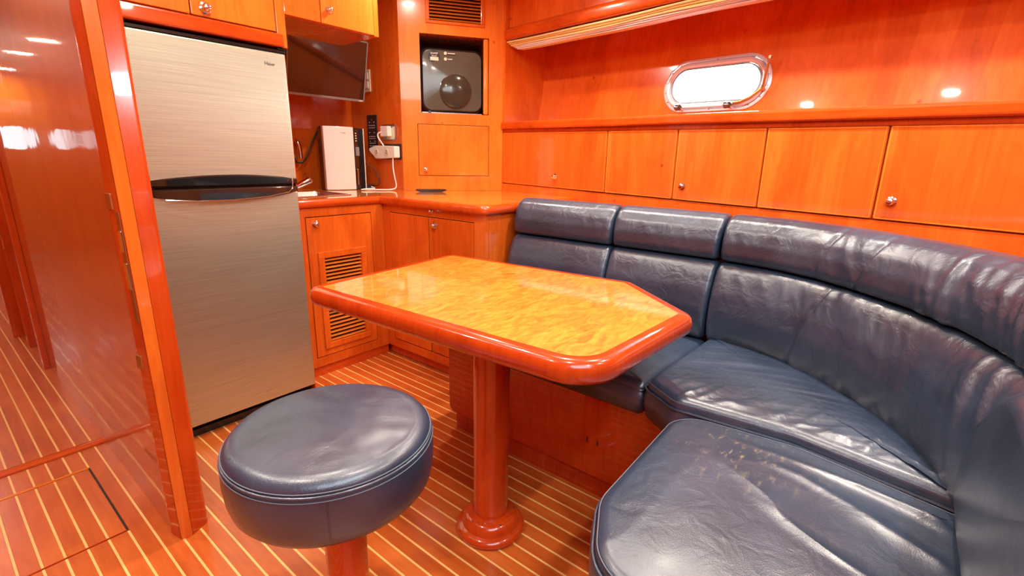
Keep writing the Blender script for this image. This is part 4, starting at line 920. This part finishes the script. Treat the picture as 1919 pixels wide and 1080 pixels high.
# pedestal
MT = Matrix.Translation((0.997, 0.868, 0))
B().lathe([(0.001, 0.05), (0.054, 0.05), (0.054, 0.60), (0.054, TZ-th0-0.012), (0.001, TZ-th0-0.012)], 48, MT).build('pedestal', M['cherry_red'], tb, smooth=40)
B().box(0.89, 1.11, 0.74, 1.0, TZ-th0-0.012, TZ-th0).build('mounting_plate', M['cherry_red'], tb, bevel=0.003)
B().lathe([(0.001, 0.0), (0.100, 0.0), (0.107, 0.006), (0.109, 0.016), (0.105, 0.024), (0.096, 0.028), (0.090, 0.031), (0.088, 0.045), (0.082, 0.056), (0.072, 0.062), (0.060, 0.064), (0.057, 0.068), (0.001, 0.068)], 56, MT).build('base_flange', M['cherry_red'], tb, smooth=40)
for k in range(5):
    a = 2*pi*k/5+0.5; B().lathe([(0.0005, 0), (0.004, 0), (0.003, 0.002), (0.0005, 0.0025)], 10, Matrix.Translation((0.997+0.074*cos(a), 0.868+0.074*sin(a), 0.061))).build('screw', M['steel'], tb)

# ------------------------------------------------------------------ stool
st = thing('stool', 'round stool with a thick navy leather seat on a cherry pedestal', 'stool', (0.47, 0.868, 0))
SM = Matrix.Translation((0.474, 0.854, 0)) @ Matrix.Rotation(radians(0.0), 4, 'Y')
R_ = 0.203
prof = [(0.001, 0.466), (0.10, 0.466), (0.172, 0.468), (0.188, 0.474), (0.197, 0.487), (0.202, 0.508), (0.2045, 0.54), (0.2035, 0.572), (0.2005, 0.584), (0.1985, 0.587), (0.199, 0.590), (0.197, 0.598), (0.190, 0.606), (0.178, 0.612)]
n = 96; prof = [(r*1.018, z) for r, z in prof]; rs = [[SM @ Vector((r*cos(2*pi*k/n), r*sin(2*pi*k/n), z)) for k in range(n)] for r, z in prof]
for k in range(1, 20):
    r = 0.1812*(1-k/20); ring = []
    for j in range(n):
        a = 2*pi*j/n; x, y = r*cos(a), r*sin(a); ring.append(SM @ Vector((x, y, 0.612+0.008*(1-(r/0.178)**2)+0.0035*noise.noise(Vector((x*7, y*7, 2)))+0.0012*noise.noise(Vector((x*26, y*26, 5))))))
    rs.append(ring)
bb = B(); bb.rings(rs); bb.build('seat', M['leather_smooth'], st, smooth=60)
def circ(r, z, rad, nm, mt): B().tube([SM @ Vector((r*cos(2*pi*k/80), r*sin(2*pi*k/80), z)) for k in range(80)], rad, 8, True).build(nm, mt, st, smooth=True)
circ(0.204, 0.5865, 0.0032, 'piping', M['leather_smooth']); circ(0.203, 0.5935, 0.0010, 'stitching', M['thread']); circ(0.2072, 0.579, 0.0010, 'stitching', M['thread'])
a_ = radians(236); B().tube([SM @ Vector((0.2078*cos(a_)*f, 0.2078*sin(a_)*f, z)) for f, z in ((0.965, 0.487), (0.99, 0.508), (1.0, 0.54), (1.0, 0.575))], 0.0016, 6).build('side_seam', M['leather_smooth'], st)
B().lathe([(0.001, 0.05), (0.045, 0.05), (0.045, 0.467), (0.001, 0.467)], 40, SM @ Matrix.Translation((0.006, -0.008, 0))).build('pedestal', M['cherry_red'], st, smooth=40)
B().lathe([(0.001, 0.0), (0.085, 0.0), (0.092, 0.006), (0.092, 0.018), (0.080, 0.026), (0.072, 0.045), (0.055, 0.056), (0.046, 0.06), (0.001, 0.06)], 48, SM @ Matrix.Translation((0.006, -0.008, 0))).build('base_flange', M['cherry_red'], st, smooth=40)
for o in bpy.data.objects:
    if 'wl' in o: del o['wl']
